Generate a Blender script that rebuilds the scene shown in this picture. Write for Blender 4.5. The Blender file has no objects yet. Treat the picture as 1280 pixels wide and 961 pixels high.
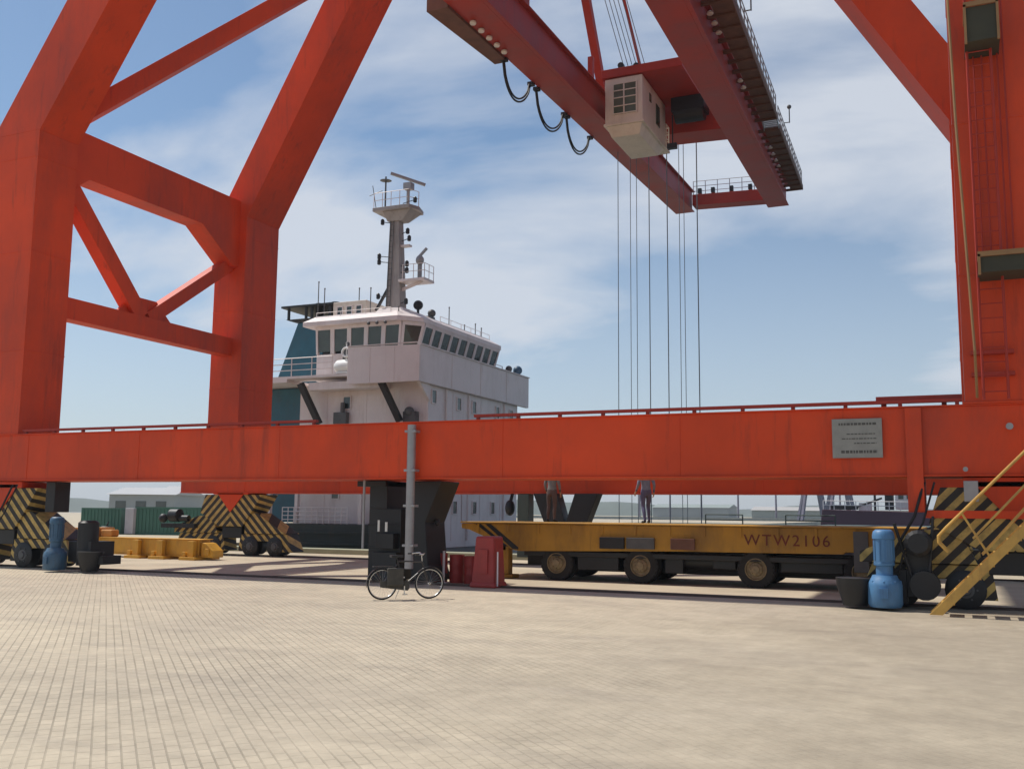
import bpy, bmesh, math, random
from mathutils import Vector, Matrix
random.seed(7)
sc = bpy.context.scene
COL = sc.collection
rad = math.radians

# ------------------------------------------------------------------ camera
cam_d = bpy.data.cameras.new('camera'); cam = bpy.data.objects.new('camera', cam_d); COL.objects.link(cam)
cam_d.sensor_width = 36; cam_d.lens = 36*1250/1280; cam_d.clip_start = .1; cam_d.clip_end = 20000
RM = Matrix(((0.91306592, 0.04250591, 0.40559076), (0.40769077, -0.1193878, -0.90528161), (0.00994277, 0.9919374, -0.1263382)))
cam.matrix_world = Matrix.Translation((0, 0, 1.9)) @ RM.to_4x4()
sc.camera = cam
sc.render.resolution_x = 1024; sc.render.resolution_y = 768

# ------------------------------------------------------------------ exposure
sc.view_settings.view_transform = 'Standard'; sc.view_settings.look = 'None'
sc.view_settings.gamma = 1; sc.view_settings.use_curve_mapping = False
sc.view_settings.exposure = 0.0

# ------------------------------------------------------------------ sun and sky
SUN_EL, SUN_AZ = rad(58), (-1.0, 0.06)            # high, from the left, a touch behind the crane
az = Vector((SUN_AZ[0], SUN_AZ[1], 0)).normalized()
sdir = Vector((az.x*math.cos(SUN_EL), az.y*math.cos(SUN_EL), math.sin(SUN_EL)))
sl = bpy.data.lights.new('sun', 'SUN'); sl.energy = 4.3; sl.angle = rad(.6); sl.color = (1, .95, .87)
so = bpy.data.objects.new('sun', sl); COL.objects.link(so)
so.rotation_euler = sdir.to_track_quat('Z', 'Y').to_euler(); so.location = (0, 0, 80)

world = bpy.data.worlds.new('World'); sc.world = world; world.use_nodes = True
nt = world.node_tree; nt.nodes.clear()
N = nt.nodes.new; LK = nt.links.new
out = N('ShaderNodeOutputWorld'); bg = N('ShaderNodeBackground'); LK(bg.outputs[0], out.inputs[0])
sky = N('ShaderNodeTexSky'); sky.sky_type = 'NISHITA'; sky.sun_disc = False
sky.sun_elevation = SUN_EL; sky.sun_rotation = math.atan2(az.x, az.y)
sky.air_density = 1.0; sky.dust_density = .7; sky.ozone_density = 1.0
bg.inputs[1].default_value = .10
tc = N('ShaderNodeTexCoord')
sep = N('ShaderNodeSeparateXYZ'); LK(tc.outputs['Generated'], sep.inputs[0])
# project the view direction on a cloud ceiling: p = dir.xy / (dir.z + .12)
ad = N('ShaderNodeMath'); ad.operation = 'ADD'; ad.inputs[1].default_value = .16; LK(sep.outputs[2], ad.inputs[0])
mx0 = N('ShaderNodeMath'); mx0.operation = 'MAXIMUM'; mx0.inputs[1].default_value = .05; LK(ad.outputs[0], mx0.inputs[0])
dx = N('ShaderNodeMath'); dx.operation = 'DIVIDE'; LK(sep.outputs[0], dx.inputs[0]); LK(mx0.outputs[0], dx.inputs[1])
dy = N('ShaderNodeMath'); dy.operation = 'DIVIDE'; LK(sep.outputs[1], dy.inputs[0]); LK(mx0.outputs[0], dy.inputs[1])
cb = N('ShaderNodeCombineXYZ'); LK(dx.outputs[0], cb.inputs[0]); LK(dy.outputs[0], cb.inputs[1])
n1 = N('ShaderNodeTexNoise'); n1.inputs['Scale'].default_value = 1.05; n1.inputs['Detail'].default_value = 9
n1.inputs['Roughness'].default_value = .55; n1.inputs['Distortion'].default_value = .35
mp = N('ShaderNodeMapping'); mp.inputs['Location'].default_value = (8, 8, 2); mp.inputs['Rotation'].default_value = (0, 0, .5)
mp.inputs['Scale'].default_value = (.8, 1.25, 1)
LK(cb.outputs[0], mp.inputs[0]); LK(mp.outputs[0], n1.inputs['Vector'])
# cloud banks: broad bearings in the sky where the cover is thicker
cov = N('ShaderNodeMath'); cov.operation = 'SUBTRACT'; cov.inputs[1].default_value = .055; LK(n1.outputs[0], cov.inputs[0]); cov_o = cov.outputs[0]
for dv, rr, ww in (((-0.432, 0.807, 0.402), 7, -0.09), ((-0.654, 0.655, 0.378), 7, -0.09), ((-0.111, 0.972, 0.207), 8, -0.09), ((-0.277, 0.923, 0.266), 6, 0.0), ((-0.712, 0.574, 0.405), 6, -0.08), ((-0.165, 0.974, 0.156), 7, -0.06), ((-0.542, 0.805, 0.239), 13, 0.085),((-0.381, 0.885, 0.267), 10, 0.095),((-0.062, 0.924, 0.378), 12, 0.125),((-0.420, 0.782, 0.460), 6, 0.05),((-0.653, 0.715, 0.251), 8, 0.05),((-0.007, 0.980, 0.200), 5, 0.04)):
    vm = N('ShaderNodeVectorMath'); vm.operation = 'DOT_PRODUCT'; vm.inputs[1].default_value = dv; LK(tc.outputs['Generated'], vm.inputs[0])
    mr_ = N('ShaderNodeMapRange'); mr_.interpolation_type = 'SMOOTHSTEP'; mr_.inputs[1].default_value = math.cos(rad(rr*1.35)); mr_.inputs[2].default_value = 1.0; mr_.inputs[4].default_value = ww
    LK(vm.outputs['Value'], mr_.inputs[0]); aa = N('ShaderNodeMath'); LK(cov_o, aa.inputs[0]); LK(mr_.outputs[0], aa.inputs[1]); cov_o = aa.outputs[0]
cr = N('ShaderNodeValToRGB'); LK(cov_o, cr.inputs[0])
cr.color_ramp.elements[0].position = .435; cr.color_ramp.elements[0].color = (0, 0, 0, 1)
cr.color_ramp.elements[1].position = .64; cr.color_ramp.elements[1].color = (.85, .85, .85, 1)
# veil of humid air low over the horizon
hz = N('ShaderNodeMapRange'); hz.inputs[1].default_value = 0.0; hz.inputs[2].default_value = .34
hz.inputs[3].default_value = .60; hz.inputs[4].default_value = .02; LK(sep.outputs[2], hz.inputs[0])
mxa = N('ShaderNodeMath'); mxa.operation = 'MAXIMUM'; LK(cr.outputs[0], mxa.inputs[0]); LK(hz.outputs[0], mxa.inputs[1])
mix = N('ShaderNodeMix'); mix.data_type = 'RGBA'
tint = N('ShaderNodeMix'); tint.data_type = 'RGBA'; tint.blend_type = 'MULTIPLY'; tint.inputs[0].default_value = 1; tint.inputs[7].default_value = (.86, 1.0, 1.07, 1)
LK(sky.outputs[0], tint.inputs[6])
LK(mxa.outputs[0], mix.inputs[0]); LK(tint.outputs[2], mix.inputs[6]); mix.inputs[7].default_value = (6.9, 7.3, 8.0, 1)
LK(mix.outputs[2], bg.inputs[0])

# ------------------------------------------------------------------ materials
def mat(name, col, rough=.6, metal=0, var=.12, scale=1.5, bump=0, bscale=40, dirt=None, dirt_amt=.3, spec=.5):
    m = bpy.data.materials.new(name); m.use_nodes = True
    t = m.node_tree; b = t.nodes['Principled BSDF']
    b.inputs['Roughness'].default_value = rough; b.inputs['Metallic'].default_value = metal
    b.inputs['Specular IOR Level'].default_value = spec
    g = t.nodes.new('ShaderNodeNewGeometry')
    n = t.nodes.new('ShaderNodeTexNoise'); n.inputs['Scale'].default_value = scale; n.inputs['Detail'].default_value = 8
    n.inputs['Roughness'].default_value = .6
    t.links.new(g.outputs['Position'], n.inputs['Vector'])
    r = t.nodes.new('ShaderNodeValToRGB'); t.links.new(n.outputs[0], r.inputs[0])
    c = Vector(col); a = c*(1-var); z = c*(1+var)
    r.color_ramp.elements[0].position = .32; r.color_ramp.elements[0].color = (*a, 1)
    r.color_ramp.elements[1].position = .68; r.color_ramp.elements[1].color = (*z, 1)
    src = r.outputs[0]
    if dirt:
        n2 = t.nodes.new('ShaderNodeTexNoise'); n2.inputs['Scale'].default_value = scale*.6; n2.inputs['Detail'].default_value = 12
        n2.inputs['Roughness'].default_value = .72
        mpn = t.nodes.new('ShaderNodeMapping'); mpn.inputs['Scale'].default_value = (1.6, 1.6, .45)
        t.links.new(g.outputs['Position'], mpn.inputs[0]); t.links.new(mpn.outputs[0], n2.inputs['Vector'])
        r2 = t.nodes.new('ShaderNodeValToRGB'); t.links.new(n2.outputs[0], r2.inputs[0])
        r2.color_ramp.elements[0].position = .5; r2.color_ramp.elements[0].color = (0, 0, 0, 1)
        r2.color_ramp.elements[1].position = .74; r2.color_ramp.elements[1].color = (dirt_amt,)*3 + (1,)
        mm = t.nodes.new('ShaderNodeMix'); mm.data_type = 'RGBA'
        t.links.new(r2.outputs[0], mm.inputs[0]); t.links.new(src, mm.inputs[6]); mm.inputs[7].default_value = (*dirt, 1)
        src = mm.outputs[2]
        n4 = t.nodes.new('ShaderNodeTexNoise'); n4.inputs['Scale'].default_value = max(2.0, scale*3); n4.inputs['Detail'].default_value = 10; n4.inputs['Roughness'].default_value = .7
        mq = t.nodes.new('ShaderNodeMapping'); mq.inputs['Scale'].default_value = (1.4, 1.4, .16)
        t.links.new(g.outputs['Position'], mq.inputs[0]); t.links.new(mq.outputs[0], n4.inputs['Vector'])
        r4 = t.nodes.new('ShaderNodeValToRGB'); t.links.new(n4.outputs[0], r4.inputs[0])
        r4.color_ramp.elements[0].position = .56; r4.color_ramp.elements[0].color = (0, 0, 0, 1)
        r4.color_ramp.elements[1].position = .78; r4.color_ramp.elements[1].color = (dirt_amt*.9,)*3 + (1,)
        m4 = t.nodes.new('ShaderNodeMix'); m4.data_type = 'RGBA'
        t.links.new(r4.outputs[0], m4.inputs[0]); t.links.new(src, m4.inputs[6]); m4.inputs[7].default_value = (*[q*.6 for q in dirt], 1)
        src = m4.outputs[2]
    t.links.new(src, b.inputs['Base Color'])
    nr = t.nodes.new('ShaderNodeMapRange'); t.links.new(n.outputs[0], nr.inputs[0])
    nr.inputs[3].default_value = max(.05, rough-.12); nr.inputs[4].default_value = min(1, rough+.15)
    t.links.new(nr.outputs[0], b.inputs['Roughness'])
    if bump:
        n3 = t.nodes.new('ShaderNodeTexNoise'); n3.inputs['Scale'].default_value = bscale; n3.inputs['Detail'].default_value = 4
        t.links.new(g.outputs['Position'], n3.inputs['Vector'])
        bp = t.nodes.new('ShaderNodeBump'); bp.inputs['Strength'].default_value = bump; bp.inputs['Distance'].default_value = .02
        t.links.new(n3.outputs[0], bp.inputs['Height']); t.links.new(bp.outputs[0], b.inputs['Normal'])
    return m

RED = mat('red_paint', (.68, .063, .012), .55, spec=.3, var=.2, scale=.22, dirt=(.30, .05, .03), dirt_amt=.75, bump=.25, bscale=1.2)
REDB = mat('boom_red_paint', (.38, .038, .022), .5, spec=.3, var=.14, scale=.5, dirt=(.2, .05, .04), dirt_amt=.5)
WHITE = mat('white_ship_paint', (.74, .665, .64), .5, var=.05, scale=.6, dirt=(.36, .25, .18), dirt_amt=.35)
CREAM = mat('cream_cabin_paint', (.70, .62, .52), .5, var=.06, dirt=(.35, .27, .18), dirt_amt=.35)
TEAL = mat('teal_funnel_paint', (.02, .10, .14), .5, var=.15, dirt=(.06, .07, .08), dirt_amt=.5)
HULL = mat('dark_green_hull_paint', (.022, .030, .026), .5, var=.2, dirt=(.09, .05, .03), dirt_amt=.5)
BLACK = mat('black_steel', (.014, .014, .015), .5, var=.3)
RUBBER = mat('tyre_rubber', (.018, .017, .017), .85, var=.2, scale=6)
GREY = mat('grey_galvanised', (.33, .32, .32), .45, metal=.3, var=.12, scale=3)
DGREY = mat('dark_grey_steel', (.09, .09, .09), .5, var=.2, scale=3)
YEL = mat('yellow_paint', (.62, .33, .03), .5, var=.12, scale=1.5, dirt=(.22, .12, .04), dirt_amt=.6)
TYEL = mat('trailer_yellow_paint', (.42, .215, .02), .6, var=.2, scale=.8, dirt=(.10, .05, .02), dirt_amt=.8)
ORA = mat('orange_tan_paint', (.55, .25, .05), .6, var=.12, scale=1.5, dirt=(.2, .1, .05), dirt_amt=.5)
BLUE = mat('blue_motor_paint', (.07, .19, .36), .45, var=.12, scale=3, dirt=(.04, .05, .06), dirt_amt=.4)
DBLUE = mat('dusty_blue_paint', (.05, .12, .20), .5, var=.15, scale=3, dirt=(.05, .05, .05), dirt_amt=.6)
BARR = mat('red_drum_plastic', (.36, .035, .028), .5, var=.12, scale=3, dirt=(.2, .03, .03), dirt_amt=.5)
GREEN = mat('green_container_paint', (.04, .13, .09), .55, var=.12, scale=1)
GREY2 = mat('pale_panel_paint', (.45, .42, .43), .6, var=.08)
WARE = mat('warehouse_sheet', (.30, .33, .33), .7, var=.08, scale=.05)
GLASS = mat('window_glass', (.035, .05, .045), .12, var=.3, scale=.9, spec=.8)
CGLASS = mat('cabin_glass', (.07, .10, .06), .15, var=.3, scale=2, spec=.8)
RUST = mat('rusty_underside', (.16, .075, .05), .8, var=.25, scale=2)
GRATE = mat('walkway_grating', (.17, .085, .055), .8, var=.2, scale=3)
LAMP = mat('lamp_glass', (.75, .72, .66), .2, var=.05)
SHIRT = mat('grey_shirt', (.21, .21, .21), .9, var=.15, scale=9)
TROUS = mat('tan_trousers', (.11, .075, .07), .9, var=.15, scale=9)
OVER = mat('blue_violet_overalls', (.10, .10, .19), .9, var=.15, scale=9)
OVERT = mat('grey_blue_jacket', (.19, .21, .28), .9, var=.15, scale=9)
SKIN = mat('skin', (.42, .24, .16), .6, var=.05)
HAIR = mat('dark_hair', (.02, .015, .012), .8, var=.2)
BIKE = mat('bicycle_black_enamel', (.03, .026, .025), .35, var=.2)
CHROME = mat('chrome', (.6, .6, .6), .2, metal=.9, var=.05)
CANVAS = mat('grey_brown_canvas', (.075, .068, .055), .9, var=.2, scale=8)
TEXTR = mat('red_brown_lettering', (.16, .03, .012), .7, var=.15)
PLATE = mat('grey_plate', (.28, .27, .24), .5, var=.1, scale=5)
PLATED = mat('plate_dark_lines', (.08, .075, .065), .6, var=.2)
FAR = mat('far_steel', (.16, .14, .18), .8, var=.1)
FARRED = mat('far_hull_purple', (.10, .045, .06), .7, var=.1, scale=.3)

def stripes(name, period=.38, ya=(.62, .42, .12), k=(.028, .022, .018)):
    m = bpy.data.materials.new(name); m.use_nodes = True
    t = m.node_tree; b = t.nodes['Principled BSDF']; b.inputs['Roughness'].default_value = .6
    c = t.nodes.new('ShaderNodeTexCoord'); s = t.nodes.new('ShaderNodeSeparateXYZ'); t.links.new(c.outputs['Object'], s.inputs[0])
    def M(op, a, bb=None):
        n = t.nodes.new('ShaderNodeMath'); n.operation = op
        for i, v in enumerate((a, bb)):
            if v is None: continue
            if isinstance(v, (int, float)): n.inputs[i].default_value = v
            else: t.links.new(v, n.inputs[i])
        return n.outputs[0]
    v = M('ADD', M('ABSOLUTE', s.outputs[0]), M('ADD', s.outputs[2], M('MULTIPLY', s.outputs[1], .25)))
    fr = M('FRACT', M('DIVIDE', M('ADD', v, 20), period))
    st = M('GREATER_THAN', fr, .52)
    n = t.nodes.new('ShaderNodeTexNoise'); n.inputs['Scale'].default_value = 4; n.inputs['Detail'].default_value = 8; n.inputs['Roughness'].default_value = .7
    t.links.new(c.outputs['Object'], n.inputs['Vector'])
    r = t.nodes.new('ShaderNodeValToRGB'); t.links.new(n.outputs[0], r.inputs[0])
    r.color_ramp.elements[0].position = .35; r.color_ramp.elements[0].color = (*[q*.55 for q in ya], 1)
    r.color_ramp.elements[1].position = .6; r.color_ramp.elements[1].color = (*ya, 1)
    mm = t.nodes.new('ShaderNodeMix'); mm.data_type = 'RGBA'
    t.links.new(st, mm.inputs[0]); mm.inputs[6].default_value = (*k, 1); t.links.new(r.outputs[0], mm.inputs[7])
    t.links.new(mm.outputs[2], b.inputs['Base Color'])
    return m
STRIPE = stripes('yellow_black_stripes')
STRIPE2 = stripes('yellow_black_stripes_wide', period=.6)

# ------------------------------------------------------------------ mesh builder
ABS = {}
class MB:
    def __init__(s): s.v = []; s.f = []; s.m = []; s.k = 0
    def slot(s, k): s.k = k; return s
    def add(s, vs, fs):
        o = len(s.v); s.v += [Vector(p) for p in vs]
        for f in fs: s.f.append([i+o for i in f]); s.m.append(s.k)
        return s
    def hexa(s, p):   # p: 4 bottom (ccw), 4 top
        return s.add(p, [(3, 2, 1, 0), (4, 5, 6, 7), (0, 1, 5, 4), (1, 2, 6, 5), (2, 3, 7, 6), (3, 0, 4, 7)])
    def box(s, x0, x1, y0, y1, z0, z1):
        return s.hexa([(x0, y0, z0), (x1, y0, z0), (x1, y1, z0), (x0, y1, z0), (x0, y0, z1), (x1, y0, z1), (x1, y1, z1), (x0, y1, z1)])
    def beam(s, p, q, w, h, up=(0, 0, 1)):
        p = Vector(p); q = Vector(q); d = (q-p).normalized(); up = Vector(up)
        r = d.cross(up)
        if r.length < 1e-4: r = d.cross(Vector((0, 1, 0)))
        r.normalize(); u = r.cross(d).normalized(); r *= w/2; u *= h/2
        return s.hexa([p-r-u, p+r-u, q+r-u, q-r-u, p-r+u, p+r+u, q+r+u, q-r+u])
    def tube(s, p, q, r, n=8, r2=None):
        p = Vector(p); q = Vector(q); d = (q-p).normalized(); r2 = r if r2 is None else r2
        a = d.cross(Vector((0, 0, 1)))
        if a.length < 1e-3: a = Vector((1, 0, 0))
        a.normalize(); b = d.cross(a)
        vs = [p + (a*math.cos(t)+b*math.sin(t))*r for t in [2*math.pi*i/n for i in range(n)]]
        vs += [q + (a*math.cos(t)+b*math.sin(t))*r2 for t in [2*math.pi*i/n for i in range(n)]]
        fs = [(i, (i+1) % n, n+(i+1) % n, n+i) for i in range(n)] + [tuple(range(n))[::-1], tuple(range(n, 2*n))]
        return s.add(vs, fs)
    def path(s, pts, r, n=8):
        pts = [Vector(p) for p in pts]; rings = []; prev = None
        for i, p in enumerate(pts):
            d = (pts[min(i+1, len(pts)-1)] - pts[max(i-1, 0)]).normalized()
            a = d.cross(Vector((0, 0, 1))) if prev is None else prev - d*prev.dot(d)
            if a.length < 1e-3: a = d.cross(Vector((0, 1, 0)))
            a.normalize(); prev = a; b = d.cross(a)
            rings.append([p + (a*math.cos(2*math.pi*k/n)+b*math.sin(2*math.pi*k/n))*r for k in range(n)])
        vs = [v for g in rings for v in g]; fs = []
        for i in range(len(pts)-1):
            for k in range(n):
                fs.append((i*n+k, i*n+(k+1) % n, (i+1)*n+(k+1) % n, (i+1)*n+k))
        fs += [tuple(range(n))[::-1], tuple(range(len(vs)-n, len(vs)))]
        return s.add(vs, fs)
    def lathe(s, prof, c, axis='z', n=20):   # prof: (r, h) pairs
        c = Vector(c); vs = []; fs = []
        for r, h in prof:
            for k in range(n):
                t = 2*math.pi*k/n; a, b = r*math.cos(t), r*math.sin(t)
                vs.append(c + Vector({'z': (a, b, h), 'y': (a, h, b), 'x': (h, a, b)}[axis]))
        for i in range(len(prof)-1):
            for k in range(n): fs.append((i*n+k, i*n+(k+1) % n, (i+1)*n+(k+1) % n, (i+1)*n+k))
        fs += [tuple(range(n))[::-1], tuple(range(len(vs)-n, len(vs)))]
        return s.add(vs, fs)
    def prism(s, poly, y0, y1):      # polygon in x,z extruded along y
        n = len(poly)
        vs = [(x, y0, z) for x, z in poly] + [(x, y1, z) for x, z in poly]
        return s.add(vs, [tuple(range(n)), tuple(range(n, 2*n))[::-1]] + [(i, n+i, n+(i+1) % n, (i+1) % n) for i in range(n)])
    def prismx(s, poly, x0, x1):     # polygon in y,z extruded along x
        n = len(poly)
        vs = [(x0, y, z) for y, z in poly] + [(x1, y, z) for y, z in poly]
        return s.add(vs, [tuple(range(n)), tuple(range(n, 2*n))[::-1]] + [(i, n+i, n+(i+1) % n, (i+1) % n) for i in range(n)])
    def prismz(s, poly, z0, z1):
        n = len(poly)
        vs = [(x, y, z0) for x, y in poly] + [(x, y, z1) for x, y in poly]
        return s.add(vs, [tuple(range(n)), tuple(range(n, 2*n))[::-1]] + [(i, n+i, n+(i+1) % n, (i+1) % n) for i in range(n)])
    def ball(s, c, r, sc3=(1, 1, 1), n=14, m=8):
        vs = []; fs = []; c = Vector(c)
        for i in range(m+1):
            ph = math.pi*i/m
            for k in range(n):
                t = 2*math.pi*k/n
                vs.append(c+Vector((r*sc3[0]*math.sin(ph)*math.cos(t), r*sc3[1]*math.sin(ph)*math.sin(t), -r*sc3[2]*math.cos(ph))))
        for i in range(m):
            for k in range(n): fs.append((i*n+k, i*n+(k+1) % n, (i+1)*n+(k+1) % n, (i+1)*n+k))
        return s.add(vs, fs)
    def torus(s, c, R, r, axis='y', n=36, m=8):
        pts = []; vs = []; fs = []; c = Vector(c)
        for i in range(n):
            t = 2*math.pi*i/n
            for k in range(m):
                u = 2*math.pi*k/m; q = R+r*math.cos(u); h = r*math.sin(u)
                a, b = q*math.cos(t), q*math.sin(t)
                vs.append(c+Vector({'y': (a, h, b), 'x': (h, a, b), 'z': (a, b, h)}[axis]))
        for i in range(n):
            for k in range(m): fs.append((i*m+k, i*m+(k+1) % m, ((i+1) % n)*m+(k+1) % m, ((i+1) % n)*m+k))
        return s.add(vs, fs)
    def build(s, name, mats, parent=None, bevel=0, smooth=False, origin=None, label=None):
        if not isinstance(mats, (list, tuple)): mats = [mats]
        if origin is None:
            lo = [min(v[i] for v in s.v) for i in range(3)]; hi = [max(v[i] for v in s.v) for i in range(3)]
            origin = Vector(((lo[0]+hi[0])/2, (lo[1]+hi[1])/2, lo[2]))
        origin = Vector(origin)
        me = bpy.data.meshes.new(name); me.from_pydata([v-origin for v in s.v], [], s.f)
        for m in mats: me.materials.append(m)
        me.polygons.foreach_set('material_index', s.m)
        bm = bmesh.new(); bm.from_mesh(me); bmesh.ops.recalc_face_normals(bm, faces=bm.faces); bm.to_mesh(me); bm.free()
        me.update()
        if smooth:
            for p in me.polygons: p.use_smooth = True
            try: me.set_sharp_from_angle(angle=rad(40))
            except Exception: pass
        o = bpy.data.objects.new(name, me); COL.objects.link(o)
        base = ABS.get(parent.name, Vector((0, 0, 0))) if parent else Vector((0, 0, 0))
        o.location = origin - base
        if parent: o.parent = parent
        ABS[o.name] = origin
        if label: o['label'] = label
        if bevel:
            b = o.modifiers.new('bevel', 'BEVEL'); b.width = bevel; b.segments = 2; b.limit_method = 'ANGLE'; b.angle_limit = rad(40)
            b.harden_normals = False
        return o

def thing(name, label, cat, loc=(0, 0, 0), rz=0, group=None, local=False):
    o = bpy.data.objects.new(name, None); COL.objects.link(o); o.empty_display_size = .3
    o.location = loc; o.rotation_euler = (0, 0, rz); o['label'] = label; o['category'] = cat
    if group: o['group'] = group
    ABS[o.name] = Vector((0, 0, 0)) if local else Vector(loc)
    return o
def tag(o, label, cat, group=None):
    o['label'] = label; o['category'] = cat
    if group: o['group'] = group
    return o
def struct(o): o['kind'] = 'structure'; return o
def copy_tree(o, parent=None):
    c = o.copy(); COL.objects.link(c)
    if parent is not None: c.parent = parent
    ABS[c.name] = ABS.get(o.name, Vector((0, 0, 0)))
    for ch in [x for x in list(COL.objects) if x.parent == o]: copy_tree(ch, c)
    return c

# ------------------------------------------------------------------ ground
def ground_mat():
    m = bpy.data.materials.new('block_paving'); m.use_nodes = True; t = m.node_tree; b = t.nodes['Principled BSDF']
    b.inputs['Roughness'].default_value = .85; b.inputs['Specular IOR Level'].default_value = .3
    g = t.nodes.new('ShaderNodeNewGeometry')
    mpn = t.nodes.new('ShaderNodeMapping'); mpn.inputs['Rotation'].default_value = (0, 0, rad(44)); t.links.new(g.outputs['Position'], mpn.inputs[0])
    br = t.nodes.new('ShaderNodeTexBrick'); t.links.new(mpn.outputs[0], br.inputs['Vector'])
    br.inputs['Scale'].default_value = 1; br.inputs['Brick Width'].default_value = .22; br.inputs['Row Height'].default_value = .11
    br.inputs['Mortar Size'].default_value = .011; br.inputs['Mortar Smooth'].default_value = .5; br.inputs['Bias'].default_value = -.1
    br.inputs['Color1'].default_value = (.535, .46, .35, 1); br.inputs['Color2'].default_value = (.485, .418, .32, 1)
    br.inputs['Mortar'].default_value = (.33, .285, .215, 1)
    n = t.nodes.new('ShaderNodeTexNoise'); n.inputs['Scale'].default_value = .16; n.inputs['Detail'].default_value = 10; n.inputs['Roughness'].default_value = .62
    t.links.new(g.outputs['Position'], n.inputs['Vector'])
    r = t.nodes.new('ShaderNodeValToRGB'); t.links.new(n.outputs[0], r.inputs[0])
    r.color_ramp.elements[0].position = .3; r.color_ramp.elements[0].color = (.76, .755, .77, 1)
    r.color_ramp.elements[1].position = .68; r.color_ramp.elements[1].color = (1.1, 1.09, 1.05, 1)
    mm = t.nodes.new('ShaderNodeMix'); mm.data_type = 'RGBA'; mm.blend_type = 'MULTIPLY'; mm.inputs[0].default_value = 1
    # worn patches where sand fills the joints
    n2 = t.nodes.new('ShaderNodeTexNoise'); n2.inputs['Scale'].default_value = .55; n2.inputs['Detail'].default_value = 9; n2.inputs['Roughness'].default_value = .65
    mp2 = t.nodes.new('ShaderNodeMapping'); mp2.inputs['Location'].default_value = (11, 4, 0); t.links.new(g.outputs['Position'], mp2.inputs[0]); t.links.new(mp2.outputs[0], n2.inputs['Vector'])
    sx = t.nodes.new('ShaderNodeSeparateXYZ'); t.links.new(g.outputs['Position'], sx.inputs[0])
    mr = t.nodes.new('ShaderNodeMapRange'); mr.inputs[1].default_value = -7; mr.inputs[2].default_value = 1; mr.inputs[3].default_value = -.02; mr.inputs[4].default_value = .34
    t.links.new(sx.outputs[0], mr.inputs[0])
    a2 = t.nodes.new('ShaderNodeMath'); a2.operation = 'ADD'; t.links.new(n2.outputs[0], a2.inputs[0]); t.links.new(mr.outputs[0], a2.inputs[1])
    r2 = t.nodes.new('ShaderNodeValToRGB'); t.links.new(a2.outputs[0], r2.inputs[0])
    r2.color_ramp.elements[0].position = .42; r2.color_ramp.elements[0].color = (0, 0, 0, 1); r2.color_ramp.elements[1].position = .68; r2.color_ramp.elements[1].color = (.9, .9, .9, 1)
    ms = t.nodes.new('ShaderNodeMix'); ms.data_type = 'RGBA'; t.links.new(r2.outputs[0], ms.inputs[0]); t.links.new(br.outputs[0], ms.inputs[6])
    ms.inputs[7].default_value = (.52, .447, .34, 1)
    t.links.new(ms.outputs[2], mm.inputs[6]); t.links.new(r.outputs[0], mm.inputs[7])
    # dark tyre and oil smears
    n4 = t.nodes.new('ShaderNodeTexNoise'); n4.inputs['Scale'].default_value = .5; n4.inputs['Detail'].default_value = 12; n4.inputs['Roughness'].default_value = .7
    mp4 = t.nodes.new('ShaderNodeMapping'); mp4.inputs['Scale'].default_value = (.35, 1.8, 1); t.links.new(g.outputs['Position'], mp4.inputs[0]); t.links.new(mp4.outputs[0], n4.inputs['Vector'])
    r4 = t.nodes.new('ShaderNodeValToRGB'); t.links.new(n4.outputs[0], r4.inputs[0])
    r4.color_ramp.elements[0].position = .53; r4.color_ramp.elements[0].color = (0, 0, 0, 1); r4.color_ramp.elements[1].position = .74; r4.color_ramp.elements[1].color = (.6, .6, .6, 1)
    m4 = t.nodes.new('ShaderNodeMix'); m4.data_type = 'RGBA'; t.links.new(r4.outputs[0], m4.inputs[0]); t.links.new(mm.outputs[2], m4.inputs[6]); m4.inputs[7].default_value = (.27, .23, .19, 1)
    # browner, darker tone towards the right of the yard, with a ragged edge
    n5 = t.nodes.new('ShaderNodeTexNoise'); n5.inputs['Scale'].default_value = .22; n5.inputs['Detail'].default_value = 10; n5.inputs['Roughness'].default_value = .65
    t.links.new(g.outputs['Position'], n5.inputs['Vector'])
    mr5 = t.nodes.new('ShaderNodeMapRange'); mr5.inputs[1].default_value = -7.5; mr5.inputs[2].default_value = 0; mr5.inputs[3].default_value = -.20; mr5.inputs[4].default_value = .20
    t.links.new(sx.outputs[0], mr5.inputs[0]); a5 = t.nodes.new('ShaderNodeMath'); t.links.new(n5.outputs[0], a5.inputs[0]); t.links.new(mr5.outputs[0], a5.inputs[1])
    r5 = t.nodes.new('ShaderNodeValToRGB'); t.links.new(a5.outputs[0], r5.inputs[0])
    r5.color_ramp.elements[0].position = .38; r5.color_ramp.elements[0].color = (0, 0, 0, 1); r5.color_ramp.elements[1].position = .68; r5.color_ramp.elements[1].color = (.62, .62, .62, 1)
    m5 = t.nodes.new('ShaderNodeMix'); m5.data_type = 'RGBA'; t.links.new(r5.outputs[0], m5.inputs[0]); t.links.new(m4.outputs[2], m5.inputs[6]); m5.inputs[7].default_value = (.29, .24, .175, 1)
    n6 = t.nodes.new('ShaderNodeTexNoise'); n6.inputs['Scale'].default_value = 2.2; n6.inputs['Detail'].default_value = 12; n6.inputs['Roughness'].default_value = .75
    t.links.new(g.outputs['Position'], n6.inputs['Vector']); r6 = t.nodes.new('ShaderNodeValToRGB'); t.links.new(n6.outputs[0], r6.inputs[0])
    r6.color_ramp.elements[0].position = .3; r6.color_ramp.elements[0].color = (.82, .82, .82, 1); r6.color_ramp.elements[1].position = .7; r6.color_ramp.elements[1].color = (1.14, 1.14, 1.14, 1)
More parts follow.
